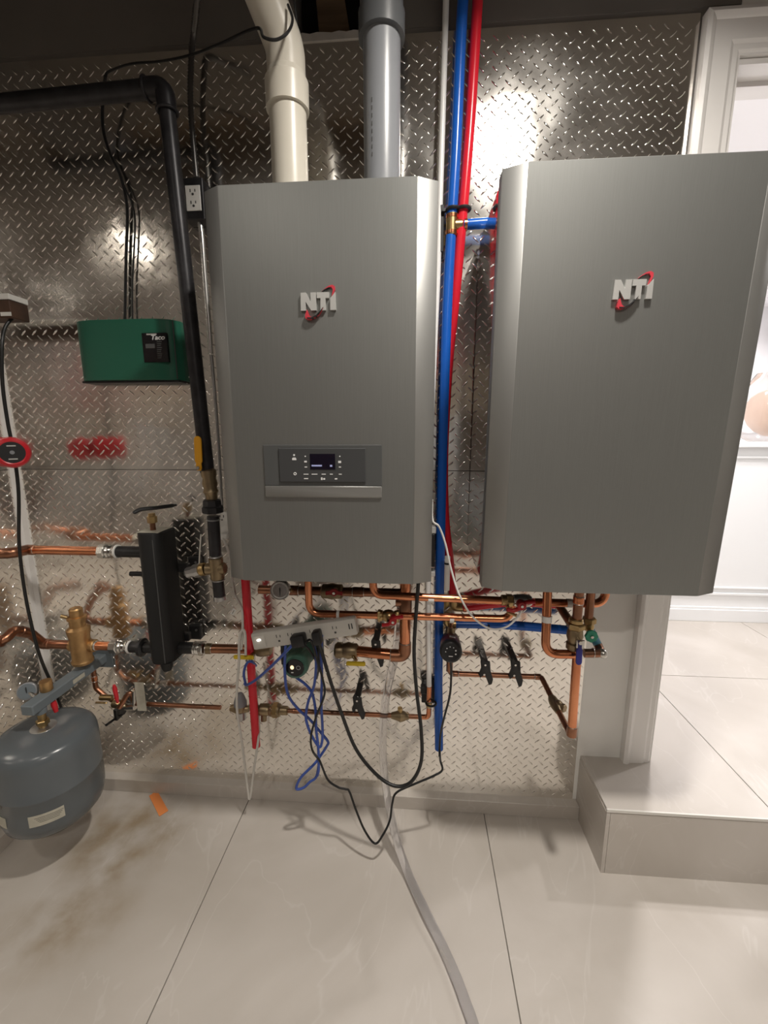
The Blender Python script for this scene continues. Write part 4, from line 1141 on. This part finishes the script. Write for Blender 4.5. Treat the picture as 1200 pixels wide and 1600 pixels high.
# vertical down + P pipe
xP = W(857, 950, YV).x
pp = [Vector((xP, YV+.02, ZB0-.02)), Vector((xP, YV, W(857, 1022, YV).z)), Vector((xv, YV, W(895, 1022, YV).z))]
t = run('copper_pipe', 'copper pipe dropping from the right boiler with white tape and bending right', 'pipe', [pp[0], Vector((xP, YV, pp[1].z)), pp[2]], .0118, 'copper', .035, n=18)
tz = W(857, 969, YV).z
tag(link('pipe_tape', MB().cyl((xP, YV+.006, tz-.008), (xP, YV+.0075, tz+.008), .0128, 18), 'paper'), 'white tape around the copper drop pipe under the right boiler', 'tape')
t = run('copper_pipe', 'long vertical copper pipe ending low at the right edge of the lower diamond plate', 'pipe', [(xv, YV, W(900, 1010, YV).z), (xq, YV, zlow)], .0118, 'copper', 0,
        fits=[((xq, YV, zlow+.012), Z_, .03)], fitm='copper_old', n=18)
# main valve with blue lever
xm = W(903, 950, YV).x
t = run('copper_pipe', 'short tarnished copper nipple above the blue lever valve', 'pipe', [(xm, YV, ZB0+.01), (xm, YV, W(903, 975, YV).z)], .0120, 'copper_old', 0,
        fits=[((xm, YV, W(903, 937, YV).z), Z_, .02)], fitm='copper')
zv0, zv1 = W(900, 968, YV).z, W(900, 1015, YV).z
t = thing('ball_valve', 'brass ball valve with a hanging navy blue lever under the right boiler', 'valve', (xm, YV, zv1))
hL = zv0-zv1
link('body', MB().lathe((xm-.002, YV, zv1), Z_, [(0, .014), (.004, .020), (hL*.22, .020), (hL*.25, .016), (hL*.45, .021), (hL*.65, .019), (hL*.72, .016)], 22), 'brass_dull', t)
link('union_nut', MB().hexa((xm-.002, YV, zv0-hL*.30), (xm-.002, YV, zv0-hL*.12), .0235).cyl((xm-.002, YV, zv0-hL*.12), (xm-.002, YV, zv0+.004), .018, 18, .003), 'brass', t)
hub = Vector((W(906, 1003, YV-.035).x, YV-.035, W(906, 1003, YV-.035).z))
link('stem', MB().cyl(hub+Y_*.025, hub-Y_*.002, .006, 12).box(hub+Vector((.002, 0, -.006)), (.020, .004, .022), .001), 'chrome', t)
lever_handle(t, hub, (.03, 0, -1), (0, -1, 0), .064, .0155, 'navy', grip=.66, th=.003)
# second line with green wheel
x2 = W(921, 950, -.24).x
run('copper_pipe', 'tarnished copper nipple above the green wheel valve', 'pipe', [(x2, -.24, ZB0+.01), (x2, -.24, W(921, 972, -.24).z)], .0115, 'copper_old', 0)
gv = W(921, 968, -.24)
t = thing('drain_valve', 'brass valve with a round green wheel beside the blue lever valve', 'valve', gv-Z_*.04)
link('body', MB().hexa(gv-Z_*.010, gv+Z_*.006, .0175).lathe(gv-Z_*.030, Z_, [(0, .012), (.01, .014), (.02, .012)], 16), 'brass', t)
gw = W(924, 994, -.275)
wh = []
for k in range(32):
    a_ = 2*math.pi*k/32; rr = .0165+.0012*math.cos(8*a_); wh.append((rr*math.cos(a_), rr*math.sin(a_)))
link('wheel', MB().prism(wh, -.004, .004, 'XZ', bev=.0015, mtx=Matrix.Translation(gw)), 'green_knob', t)
link('wheel_bolt', MB().hexa(gw-Y_*.004, gw-Y_*.008, .0045), 'chrome', t)
link('stem', MB().cyl(gw, gv-Z_*.02, .006, 12), 'brass', t)
e0 = W(927, 992, -.22); e1_ = W(943, 1020, -.26); e2 = W(912, 1020, -.26)
t = thing('branch_pipe', 'short tarnished copper elbow with teal upper section beside the blue lever', 'pipe', e1_)
link('teal_section', MB().cyl(gv-Z_*.026+X_*.002, Vector((e0.x+.012, -.23, e0.z-.028)), .0115, 16), 'teal', t)
link('elbow', MB().tube(fillet([Vector((e0.x+.010, -.23, e0.z-.024)), Vector((e1_.x-.006, -.262, e1_.z)), Vector((e2.x, -.262, e2.z))], .014), .0118, 18), 'copper_old', t)
mm = MB(); mm.torus(Vector((e1_.x-.028, -.262, e1_.z)), X_, .0122, .0014); mm.sphere(Vector((e1_.x-.004, -.264, e1_.z)), .0128)
link('solder_ring', mm, 'solder', t)

# blue and red horizontal lines
zq_ = W(790, 977, -.07).z
q0 = Vector((W(702, 978, -.07).x, -.07, zq_)); q1 = Vector((W(893, 984, -.075).x, -.075, W(893, 985, -.075).z))
t = thing('water_pipe', 'horizontal blue plastic pipe along the wall under the right boiler', 'pipe', (q0+q1)/2)
qm = (q0+q1)/2+Z_*.006
link('tube', MB().tube(smooth([q0, qm, q1], 8), .0140, 20), 'blue', t)
link('elbow', MB().tube(fillet([q0+Z_*.03-X_*.004, q0-X_*.004, q0+X_*.02], .012), .0160, 16), 'brass', t)
sc_ = W(764, 977, -.088)
link('clip', MB().cyl((sc_.x-.003, -.0705, qm.z-.001), (sc_.x+.003, -.0705, qm.z-.001), .0155, 18), 'black', t)
zr = W(770, 947, -.06).z
r0 = Vector((rd[-1].x+.030, -.048, rd[-1].z-.014)); r1 = Vector((W(800, 940, -.07).x, -.07, W(800, 941, -.07).z)); r2 = Vector((W(872, 942, -.10).x, -.10, W(872, 944, -.10).z)); r3 = W(896, 980, -.22)
t = thing('water_pipe', 'horizontal red plastic pipe crossing behind the copper pipes to the right boiler', 'pipe', (r0+r1)/2)
link('tube', MB().tube(smooth([r0, r1, r2], 8), .0138, 20), 'red', t)
link('copper_stub', MB().tube([r2, r3], .0125, 16), 'copper_old', t)
link('crimp_ring', MB().cyl(r0+X_*.002, r0+X_*.010, .0152, 18), 'copper', t)

# maroon recirculation pump
mc0 = W(703, 1012, -.20)
mz = W(703, 1004, -.066).z
cxm = W(704, 1008, -.066).x
t = thing('circulator_pump', 'maroon circulator pump with a black face under the right side of the left boiler', 'pump', (cxm, -.12, mz-.05))
base = Vector((cxm, -.05, mz)); face = W(704.5, 1019, -.205)
dv = (face-base).normalized()
link('volute', MB().lathe(base, dv, [(0, .02), (.003, .030), (.04, .031), (.05, .027)], 26), 'brass_dull', t)
Lm = (face-base).length
link('motor', MB().lathe(base+dv*.045, dv, [(0, .028), (.003, .0315), (Lm-.045-.03, .0320), (Lm-.045-.028, .031)], 28), 'maroon', t)
link('face_cap', MB().lathe(base+dv*(Lm-.034), dv, [(0, .0325), (.024, .0330), (.031, .0300), (.034, .026)], 28), 'black', t)
uu = dv.cross(Z_).normalized(); up2 = uu.cross(dv)
mm = MB()
fp = base+dv*(Lm+.0004)
for k in range(6):
    a_ = R_(200-40*k); mm.sphere(fp+(uu*math.cos(a_)+up2*math.sin(a_))*.015, .0016 if k > 1 else .0026, (1, .5, 1), 8)
mm.box(fp-up2*.012, (.012, .001, .002))
link('face_marks', mm, 'icon', t)
curved_label(base+dv*(Lm*.62), dv, up2+uu*(-.15), .0326, .022, .55, 'label', 'paper', t)
curved_label(base+dv*(Lm*.62), dv, up2*.25-uu, .0326, .030, .7, 'label', 'paper', t)
curved_label(base+dv*(Lm*.62), dv, up2+uu*(-.15), .0334, .006, .30, 'label_print', 'print', t)
zAo = W(703, 972, -.1).z
t = run('copper_pipe', 'tarnished copper pipe stub entering the top of the maroon pump', 'pipe', [(cxm-.002, -.070, mz+.028), (cxm-.002, -.075, W(702, 962, -.075).z)], .0135, 'copper_old', 0,
        fits=[((cxm-.002, -.072, mz+.05), Z_, .02)], fitm='brass_dull')
run('copper_pipe', 'short copper tail below the maroon pump turning right', 'pipe', [(cxm-.002, -.066, mz-.028), (cxm-.002, -.068, zh+.01)], .0100, 'copper_old', 0)

# ------------------------------------------------------------------ gas pipe (black iron) at left
YGp = -.13; RG = .0205
ga = W(262, 158, YGp); gb = W(324, 738, YGp)
zel = W(248, 138, YGp).z
gh = W(-40, 167, YGp)
t = thing('gas_pipe', 'thick black iron pipe coming from the left and turning down beside the left boiler', 'pipe', gb)
pth = [gh, Vector((ga.x-.008, YGp, zel))]
link('horizontal_pipe', MB().cyl(gh, Vector((ga.x-.05, YGp, zel)), RG+.001, 24), 'black_iron', t)
topv = Vector((ga.x-.005, YGp, zel)); hd_ = (gh-topv).normalized(); 
link('elbow', MB().tube(fillet([topv-X_*.05, topv, topv+(gb-topv).normalized()*.055], .035), RG*1.18, 24), 'black_iron', t)
mm = MB(); mm.torus(topv-X_*.048, X_, RG*1.2, .004); mm.torus(topv+(gb-topv).normalized()*.053, (gb-topv), RG*1.2, .004)
link('elbow_rim', mm, 'black_iron', t)
link('vertical_pipe', MB().cyl(topv+(gb-topv).normalized()*.03, gb, RG, 24), 'black_iron', t)
# valve train
def GP(px, py): return W(px, py, YGp)
t = thing('gas_valve', 'brass gas valve with an amber upright lever under the black iron pipe', 'valve', GP(329, 770))
link('body', MB().lathe(GP(325, 732), GP(330, 772)-GP(325, 732), [(0, .017), (.006, .0225), (.02, .0225), (.03, .019), (.045, .0225), (.06, .019), (.07, .0225), (.078, .018), (.100, .016)], 20), 'brass_dull', t)
q = rect(307, 688, 317, 737, YGp-.03)
hb_ = Vector(((q[0]+q[1])/2+.0, YGp-.03, q[2]+.01))
hd = (W(311, 690, YGp-.03)-W(313, 734, YGp-.03)).normalized()
lh = lever_handle(t, W(311, 731, YGp-.03), hd, (-.15, -1, 0), .092, .024, 'orange_lever', grip=.8)
t = thing('pipe_union', 'chunky black iron union below the amber lever gas valve', 'fitting', GP(332, 805))
link('ring_nut', MB().lathe(GP(331, 780), GP(333, 806)-GP(331, 780), [(0, .020), (.003, .027), (.02, .028), (.024, .032), (.04, .032), (.044, .022)], 8), 'black_iron', t)
link('lug', MB().sphere(GP(344, 793)+Y_*.0, .009), 'black_iron', t)
run('gas_pipe', 'short black iron nipple between the black union and the brass tee', 'pipe', [GP(333, 806), GP(337, 872)], .0180, 'black_iron', 0, fits=[(GP(337, 869), GP(337, 872)-GP(333, 806), .006), (GP(333.5, 812), GP(337, 872)-GP(333, 806), .005)], fitm='steel', solder=False)
t = thing('pipe_tee', 'dull brass tee left of the left boiler\'s lower corner', 'fitting', GP(340, 905))
link('body', MB().cyl(GP(337, 871), GP(340, 905), .0215, 20, .003).cyl(GP(338, 889), GP(322, 889), .019, 18, .003).cyl(GP(338, 889), GP(352, 888), .019, 18, .003), 'brass_dull', t)
link('collar', MB().cyl(GP(321, 889), GP(313, 890), .021, 12, .002), 'brass', t)
t = thing('flex_connector', 'pale plastic connector left of the brass tee with a thin white wire', 'fitting', GP(300, 896))
link('body', MB().lathe(GP(314, 890), GP(290, 896)-GP(314, 890), [(0, .016), (.003, .0215), (.022, .0215), (.024, .017), (.045, .018), (.05, .014)], 10), 'steel', t)
link('wire', MB().tube(smooth([GP(311, 888), GP(312, 865), GP(314, 835)], 5), .0022, 8), 'white_cable', t)
t = thing('drip_leg', 'short capped black iron drip leg hanging from the brass tee', 'pipe', GP(344, 936))
link('nipple', MB().cyl(GP(340, 903), GP(343.5, 934), .0175, 20), 'black_iron', t)
link('cap_rim', MB().cyl(GP(343, 931), GP(343.8, 938), .0195, 20, .002).torus(GP(341, 906), Z_, .0185, .002), 'steel', t)

# ------------------------------------------------------------------ outlet box, conduits, lower outlet
Yo = -.048
q = rect(285, 277, 318, 343, Yo)
t = thing('outlet_box', 'grey metal outlet box with a white duplex socket left of the left boiler', 'outlet', ((q[0]+q[1])/2, Yo/2, q[2]))
link('box', MB().box2(q[0], q[1], Yo, -.001, q[2], q[3], .002), 'black_iron', t)
s = rect(291, 290, 314, 330, Yo)
def duplex(s, Y, parent):
    o = link('socket_face', MB().box2(s[0], s[1], Y-.003, Y, s[2], s[3], .001), 'white_plastic', parent)
    mm = MB(); w_ = s[1]-s[0]; h_ = s[3]-s[2]; c = (s[0]+s[1])/2
    for zc_ in (s[2]+h_*.27, s[2]+h_*.73):
        mm.box((c-w_*.16, Y-.0032, zc_+h_*.06), (w_*.06, .001, h_*.12)).box((c+w_*.16, Y-.0032, zc_+h_*.06), (w_*.06, .001, h_*.10))
        mm.cyl((c, Y-.0027, zc_-h_*.08), (c, Y-.0037, zc_-h_*.08), w_*.08, 10)
    link('slots', mm, 'print', o)
duplex(s, Yo, t)
pc_ = [W(307, 279, -.035), W(300, 200, -.035), W(297.5, 150, -.035), W(299, 90, -.035), W(303, 50, -.04), W(308, 0, -.10), W(314, -60, -.16)]
def flexrun(name, label, pts, r, m='flex', ridge=.0013, step=.0028):
    P = resample(smooth(pts, 10), step); rs = [r + (ridge if i % 2 else -ridge*.3) for i in range(len(P))]
    o = link(name, MB().tube(P, rs, 12), m, ang=80); return tag(o, label, 'conduit')
flexrun('flexible_conduit', 'dark armoured conduit running up from the outlet box to the ceiling', pc_, .0068, 'flex_dark', .0018, .0042)
flexrun('flexible_conduit', 'shiny ribbed armoured conduit running down beside the left boiler from the outlet box', [W(311, 342, -.03), W(315, 365, -.03), W(320, 430, -.03), W(326, 500, -.03), W(330, 556, -.03)], .0066, 'flex', .0020, .0042)
tag(link('conduit', MB().tube(smooth([W(330, 554, -.03), W(335, 610, -.03), W(341, 690, -.03), W(345, 760, -.03), W(347, 800, -.02)], 6), .0052, 12), 'steel'), 'thin steel conduit continuing down behind the left edge of the left boiler', 'conduit')
q = rect(339, 800, 356, 826, -.02)
t = thing('outlet_box', 'small white socket half hidden behind the lower left edge of the left boiler', 'outlet', ((q[0]+q[1])/2, -.01, q[2]-.03))
link('cover', MB().box2(q[0], q[1]+.04, -.022, -.001, q[2]-.03, q[3], .002), 'white_plastic', t)
mm = MB(); c = (q[0]+q[1])/2
mm.box((c-.006, -.0225, q[3]-.014), (.0025, .001, .008)).box((c+.006, -.0225, q[3]-.014), (.0025, .001, .008)).cyl((c, -.0222, q[3]-.026), (c, -.0232, q[3]-.026), .0025, 10)
link('slots', mm, 'print', t)
pg = W(350, 838, -.04)
t = thing('plug', 'white plug with its cable bent down in the small lower socket', 'plug', pg)
link('plug_body', MB().box(pg+Vector((.0, .005, .0)), (.028, .03, .022), .006, seg=2), 'white_plastic', t)
link('cable', MB().tube(smooth([pg+Vector((0, -.008, -.004)), W(355, 856, -.06), W(360, 875, -.05), W(362, 900, -.05), W(368, 930, -.07), W(378, 952, -.10), W(379, 990, -.14), W(377, 1015, -.15)], 6), .0038, 10), 'white_cable', t)
ctag = W(364.5, 956, -.09)
tg = link('cable_flag', MB().box(ctag, (.012, .0012, .022), .0, Matrix.Rotation(R_(32), 3, 'Y')), 'paper', t)
link('flag_print', MB().box(ctag-Y_*.0008, (.0018, .0006, .014), .0, Matrix.Rotation(R_(32), 3, 'Y')), 'print', tg)

# ------------------------------------------------------------------ green zone controller
Yc = -.062
zt_c = (W(130, 506, -.03).z+W(275, 500, -.03).z)/2; zb_c = (W(140, 594, -.03).z+W(286, 597, -.03).z)/2
xc0 = W(124, 550, -.03).x; xc1 = W(284, 550, -.03).x
prf = []
nn = 22
for k in range(nn+1):
    s_ = k/nn; x_ = xc0+(xc1-xc0)*s_
    e = abs(2*s_-1)
    prf.append((x_, -.022-.042*(1-e**5)**.6 if e < 1 else -.022))
poly = [(xc0, -.001)] + prf + [(xc1, -.001)]
t = thing('zone_controller', 'green enamelled control box with a black label left of the black iron pipe', 'control box', ((xc0+xc1)/2, -.03, zb_c))
link('cover', MB().prism(poly, zb_c, zt_c, 'XY', bev=.0012), 'green_box', t, ang=30)
link('end_seam', MB().prism([(xc1-.012, -.050), (xc1-.0095, -.0485), (xc1-.0095, -.047), (xc1-.012, -.047)], zb_c+.003, zt_c-.003, 'XY'), 'print', t)
link('base', MB().box2(xc0+.008, xc1-.008, -.045, -.001, zb_c-.006, zb_c, .001), 'black', t)
yc_ = -.0648
q = rect(223.5, 520, 262, 566, yc_)
lbx = link('label_plate', MB().box2(q[0], q[1], yc_-.001, yc_+.008, q[2], q[3], .0005), 'black_gloss', t)
vs, fs = text_mesh('Taco', .019, .0004, .25, .0004)
tx = W(246, 527.5, yc_-.0012)
link('logo_text', MB().add([Vector((tx.x+v.x*1.15, yc_-.0012-v.z, tx.z+v.y)) for v in vs], fs), 'icon', lbx, flat=True)
mm = MB()
w0 = W(229, 521.5, yc_); w1 = W(245, 524, yc_)
mm.box2(w0.x, w1.x, yc_-.0016, yc_-.0008, w1.z+.001, w0.z)
link('logo_bar', mm, 'silver', lbx)
mm = MB()
for k in range(9):
    yy = 533+3.2*k; a_ = W(245.5+k*.12, yy, yc_); b_ = W(253-(k % 3)*.8+k*.12, yy+1.2, yc_); mm.box2(a_.x, b_.x, yc_-.0015, yc_-.0008, b_.z, a_.z)
a_ = W(227.5, 537.5, yc_); b_ = W(242.5, 544, yc_); mm.box2(a_.x, b_.x, yc_-.0015, yc_-.0008, b_.z, a_.z)
link('legend', mm, 'dark_bezel', lbx)

# ------------------------------------------------------------------ power strip
Yp = -.235
pl_, pr2 = W(396, 1001, Yp), W(558, 976.5, Yp)
dd = (pr2-pl_); Lp = dd.length; ang_ = math.atan2(dd.z, dd.x)
cpt = (pl_+pr2)/2
mt = Matrix.Translation(cpt) @ Matrix.Rotation(-ang_, 4, 'Y') @ Matrix.Rotation(R_(-4), 4, 'X')
def LB(mb, x0, x1, y0, y1, z0, z1, bev=0, seg=1):
    b = MB().box2(x0, x1, y0, y1, z0, z1, bev, seg); mb.add([mt @ v for v in b.v], b.f); return mb
t = thing('power_strip', 'off-white power strip tilted in front of the pipes under the left boiler', 'power strip', cpt-Z_*.03)
Hs = .0255
link('housing', LB(MB(), -Lp/2, Lp/2, -.014, .022, -Hs, Hs, .007, 2), 'strip_plastic', t)
link('end_panel', LB(MB(), -Lp/2+.006, -Lp/2+.044, -.0165, -.012, -Hs*.75, Hs*.75, .002), 'strip_plastic', t)
link('indicator_light', LB(LB(MB(), -Lp/2+.026, -Lp/2+.0285, -.018, -.016, .003, .0065), -Lp/2+.020, -Lp/2+.0225, -.018, -.016, .003, .0065), 'lamp', t)
sl = MB()
def slot(u):
    cx_ = -Lp/2+Lp*u
    for dx, hh in ((-.0055, .009), (.0055, .007)): LB(sl, cx_+dx-.001, cx_+dx+.001, -.0145, -.0135, .003, .003+hh)
    LB(sl, cx_-.0028, cx_+.0028, -.0145, -.0135, -.010, -.0045)
for u in (.265, .375, .585, .80): slot(u)
LB(sl, Lp/2-.022, Lp/2-.0185, -.0145, -.0135, -.004, .012); LB(sl, Lp/2-.014, Lp/2-.0105, -.0145, -.0135, -.004, .012)
link('sockets', sl, 'print', t)
def plug(label, u, w_, h_, dz=0):
    t = thing('plug', label, 'plug', mt @ Vector((-Lp/2+Lp*u, -.03, -.02)))
    link('plug_body', LB(MB(), -Lp/2+Lp*u-w_/2, -Lp/2+Lp*u+w_/2, -.050, -.0145, -h_/2-.006+dz, h_/2-.006+dz, .006, 2), 'black', t)
    return mt @ Vector((-Lp/2+Lp*u, -.048, -h_/2-.004+dz)), t
pA_, plugA = plug('wide black plug in the middle of the power strip', .47, .040, .034)
pB_, plugB = plug('narrow black plug right of the wide one on the power strip', .645, .024, .040)
# wires
def cable(name, label, pts, r, m, cat='cable', sub=8, parent=None, n=10):
    o = link(name, MB().tube(smooth(pts, sub), r, n), m, parent)
    if parent is None: tag(o, label, cat)
    return o
link('cord', MB().tube(smooth([pB_, W(500, 1010, -.26), W(515, 1060, -.25), W(532, 1110, -.24), (W(556, 1170, -.24)), W(588, 1210, -.25), W(617, 1228, -.26), W(642, 1222, -.26), W(658, 1190, -.26),
      W(658, 1140, -.25), W(651, 1080, -.24), W(647, 1020, -.24), W(650, 960, -.25), W(653.5, 912, -.26), (W(654, 880, -.26))], 8), .0052, 12), 'cable', plugB)
zend = W(600, 1317, -.22)
link('cord', MB().tube(smooth([pA_+X_*.012, W(485, 1000, -.26), W(495, 1030, -.25), W(504, 1060, -.23), W(507, 1085, -.22), W(494, 1120, -.21), W(486, 1150, -.21), W(488, 1172, -.21),
      W(500, 1190, -.22), W(512, 1218, -.22), W(528, 1230, -.22), W(540, 1233, -.22), W(546, 1237, -.22), W(556, 1265, -.23), W(570, 1298, -.24), (W(586, 1318, -.245)), W(598, 1305, -.24), W(609, 1282, -.22), W(613, 1255, -.21), W(620, 1238, -.20),
      W(650, 1224, -.19), W(678, 1212, -.18), W(691, 1203, -.17), W(688, 1188, -.16), W(687, 1172, -.13)], 6), .0034, 10), 'cable', plugA)
link('cord', MB().tube(smooth([pA_-X_*.005, W(478, 1010, -.25), W(497, 1040, -.20), W(495, 1060, -.12)], 6), .0034, 10), 'cable', plugA)
fcb = base+dv*(Lm-.01)-up2*.030
cable('power_cable', 'black cable hanging from the maroon pump past the end of the blue pipe', [fcb, W(705, 1050, -.19), W(703, 1085, -.17), W(693, 1125, -.14), W(688, 1150, -.10), W(686.5, 1180, -.10), W(687, 1174, -.12)], .0034, 'cable')
# blue cables
cable('data_cable', 'blue cable slanting from the regulator up to the power strip over the red pipe', [W(382, 1068, -.14), W(386, 1070, -.15), W(400, 1062, -.20), W(425, 1040, -.25), W(447, 1018, -.27), W(462, 1003, -.27)], .0042, 'blue_cable')
cable('data_cable', 'blue cable looping beside the yellow lever left of the hanging red pipe', [W(384, 1070, -.14), W(381, 1052, -.14), W(386, 1036, -.13), W(394, 1034, -.12), W(400, 1040, -.06)], .0042, 'blue_cable')
cable('data_cable', 'blue cable dropping from the left of the green pump into the tangled loop', [W(446, 1008, -.24), W(445, 1050, -.23), W(450, 1085, -.22), W(466, 1108, -.21), W(483, 1123, -.2), W(500, 1143, -.19), W(512, 1158, -.19), W(511, 1165, -.19), W(500, 1182, -.19), W(490, 1195, -.2), W(470, 1215, -.2), W(463, 1232, -.2), W(474, 1231, -.2), W(484, 1222, -.2), W(494, 1214, -.2), W(498, 1195, -.19)], .0042, 'blue_cable')
cable('data_cable', 'blue cable crossing under the green pump in the tangled bundle', [W(462, 1058, -.20), W(478, 1070, -.20), W(488, 1084, -.20), W(493, 1110, -.20), W(494, 1140, -.20), W(497, 1166, -.20), W(498, 1200, -.20), W(496, 1212, -.20)], .0042, 'blue_cable')
cable('data_cable', 'straight blue cable hanging on the right side of the tangled bundle', [W(503, 992, -.25), W(502, 1020, -.24), W(503, 1060, -.22), W(502, 1100, -.21), W(504, 1140, -.2), W(503, 1160, -.2), W(499, 1167, -.2), W(490, 1155, -.2), W(481, 1135, -.21), W(478, 1118, -.21), W(482, 1095, -.21), W(491, 1070, -.21), W(494, 1030, -.23), W(489, 1000, -.25)], .0042, 'blue_cable')
# white cable at left hanging
cable('sensor_cable', 'white cable looped down in front of the regulator almost to the baseboard', [W(384, 1023, -.15), W(383, 990, -.15), W(378, 985, -.15), W(374, 1000, -.15), W(373, 1040, -.16), W(370, 1080, -.15), W(371, 1115, -.14), W(378, 1160, -.13), W(383, 1200, -.12), W(388, 1240, -.12), W(390, 1248, -.12), W(393, 1232, -.12), W(397, 1200, -.12), W(403, 1160, -.11), W(405, 1125, -.06), W(396, 1060, -.05)], .0040, 'white_cable')
# thin white cable between boilers
cable('sensor_cable', 'thin white cable curving from the left boiler across to the right boiler', [W(675, 780, -.29), W(676, 813, -.30), W(686, 823, -.29), W(696, 850, -.28), W(705, 890, -.27), W(718, 930, -.27), W(738, 963, -.27), W(765, 982, -.27), W(790, 980, -.27), W(808, 965, -.26), W(820, 945, -.25)], .0027, 'pvc_white')

# ------------------------------------------------------------------ clear hose
hz = .0128
hp = [W(624, 960, -.03), W(618, 1022, -.035), W(606, 1075, -.05), W(599.5, 1120, -.075), W(598, 1165, -.10), W(600, 1205, -.12), W(606, 1250, -.165), W(618, 1305, -.22), W(636, 1360, -.275)]
def FW(px, py, z=hz): 
    r = ray(px, py); k_ = (z-CAM.z)/r.z; return CAM+r*k_
hp += [FW(663, 1420, hz+.006), FW(690, 1475), FW(712, 1525), FW(727, 1565), FW(742, 1610), FW(752, 1680)]
tag(link('drain_hose', MB().tube(smooth(hp, 10), hz, 20), 'hose'), 'clear vinyl hose curling from under the left boiler down across the floor', 'hose')

# ------------------------------------------------------------------ cords on the upper left wall and ceiling
cable('control_wire', 'thin black wire running from the ceiling down the plate to the green control box', [W(165, 118, -.05), W(161, 150, -.04), W(161, 200, -.03), W(172, 240, -.02), W(187, 272, -.015), W(196, 305, -.015), W(199, 340, -.01), W(197, 400, -.01), W(195, 500, -.012)], .0042, 'cable')
cable('control_wire', 'second thin black wire leaving the first halfway down to the green control box', [W(182, 262, -.025), W(196, 295, -.02), W(206, 318, -.015), W(211, 350, -.01), W(207, 440, -.01), W(207, 500, -.012)], .0026, 'cable')
cable('control_wire', 'black wire looping along the ceiling edge and round the cream flue pipe', [W(165, 122, -.05), W(170, 112, -.05), W(205, 100, -.08), W(250, 96, -.08), W(298, 86, -.10), W(345, 68, -.16), W(400, 44, -.28), W(412, 58, -.31), W(432, 62, -.31), W(450, 50, -.30), W(457, 30, -.26), W(450, 8, -.24)], .0030, 'cable')
cable('control_wire', 'short black wire hanging beside the elbow of the cream flue pipe', [W(458, -10, -.2), W(462, 20, -.2), W(466, 60, -.19), W(469, 110, -.19)], .0028, 'cable')
# left edge: wooden block, cord
q = rect(-40, 468, 21, 497, -.16)
t = thing('wooden_block', 'dark wooden block with white band at the left edge of the picture', 'block', ((q[0]+q[1])/2, -.1, q[2]))
link('block', MB().box2(XL+.004, q[1], -.17, -.11, q[2]-.002, q[3]-.004, .002), 'block_wood', t)
link('white_band', MB().box2(XL+.004, q[1]+.001, -.171, -.109, q[3]-.003, q[3]+.012, .001).box2(q[1]-.03, q[1]+.001, -.172, -.17, q[2]+.002, q[2]+.012), 'white_plastic', t)
cable('power_cable', 'black cable hanging down the left corner past the red pump to the grey tank', [W(20, 496, -.15), W(8, 512, -.17), W(3, 540, -.19), W(4, 600, -.2), (W(12, 660, -.2)), W(22, 710, -.2), W(29, 770, -.2), W(30, 850, -.2), W(38, 920, -.2), W(50, 980, -.2), W(64, 1030, -.2), W(86, 1080, -.17), W(98, 1112, -.12), W(104, 1126, -.10)], .0046, 'cable')
# red pump
rp = W(19, 707, -.235)
t = thing('circulator_pump', 'bright red circulator pump with a black face at the left edge', 'pump', rp-Z_*.05)
rdv = Vector((.85, -.80, .03)).normalized()
link('housing', MB().lathe(rp-rdv*.10, rdv, [(0, .034), (.004, .042), (.06, .044), (.085, .044), (.096, .040), (.100, .033), (.098, .029)], 30), 'red_bright', t)
link('face_plate', MB().cyl(rp-rdv*.004, rp-rdv*.0015, .0300, 28), 'black', t)
us = rdv.cross(Z_).normalized(); uz = us.cross(rdv)
link('hub', MB().cyl(rp-rdv*.002, rp+rdv*.001, .0055, 16), 'grey_pvc', t)
Mr = Matrix((us, rdv, uz)).transposed()
link('face_label', MB().box(rp+uz*.0185-rdv*.001, (.020, .0012, .0032), 0, Mr).box(rp-uz*.0185-rdv*.001, (.020, .0012, .0032), 0, Mr), 'silver', t)
link('volute', MB().sphere(rp-rdv*.12-X_*.02, .045, (1, .8, 1)), 'red_bright', t)

# orange paper on the floor
pts = [FW(a_, b_, 0)[:2] for a_, b_ in ((233, 1244), (238, 1241), (243, 1234), (248, 1240), (263, 1267), (249, 1276))][::-1]
mtp = Matrix.Translation((0, 0, .0012))
tag(link('paper_tag', MB().prism(pts, -.0006, .0006, 'XY', mtx=mtp), 'orange_paper'), 'orange paper tag lying on the floor tiles near the left baseboard', 'paper')
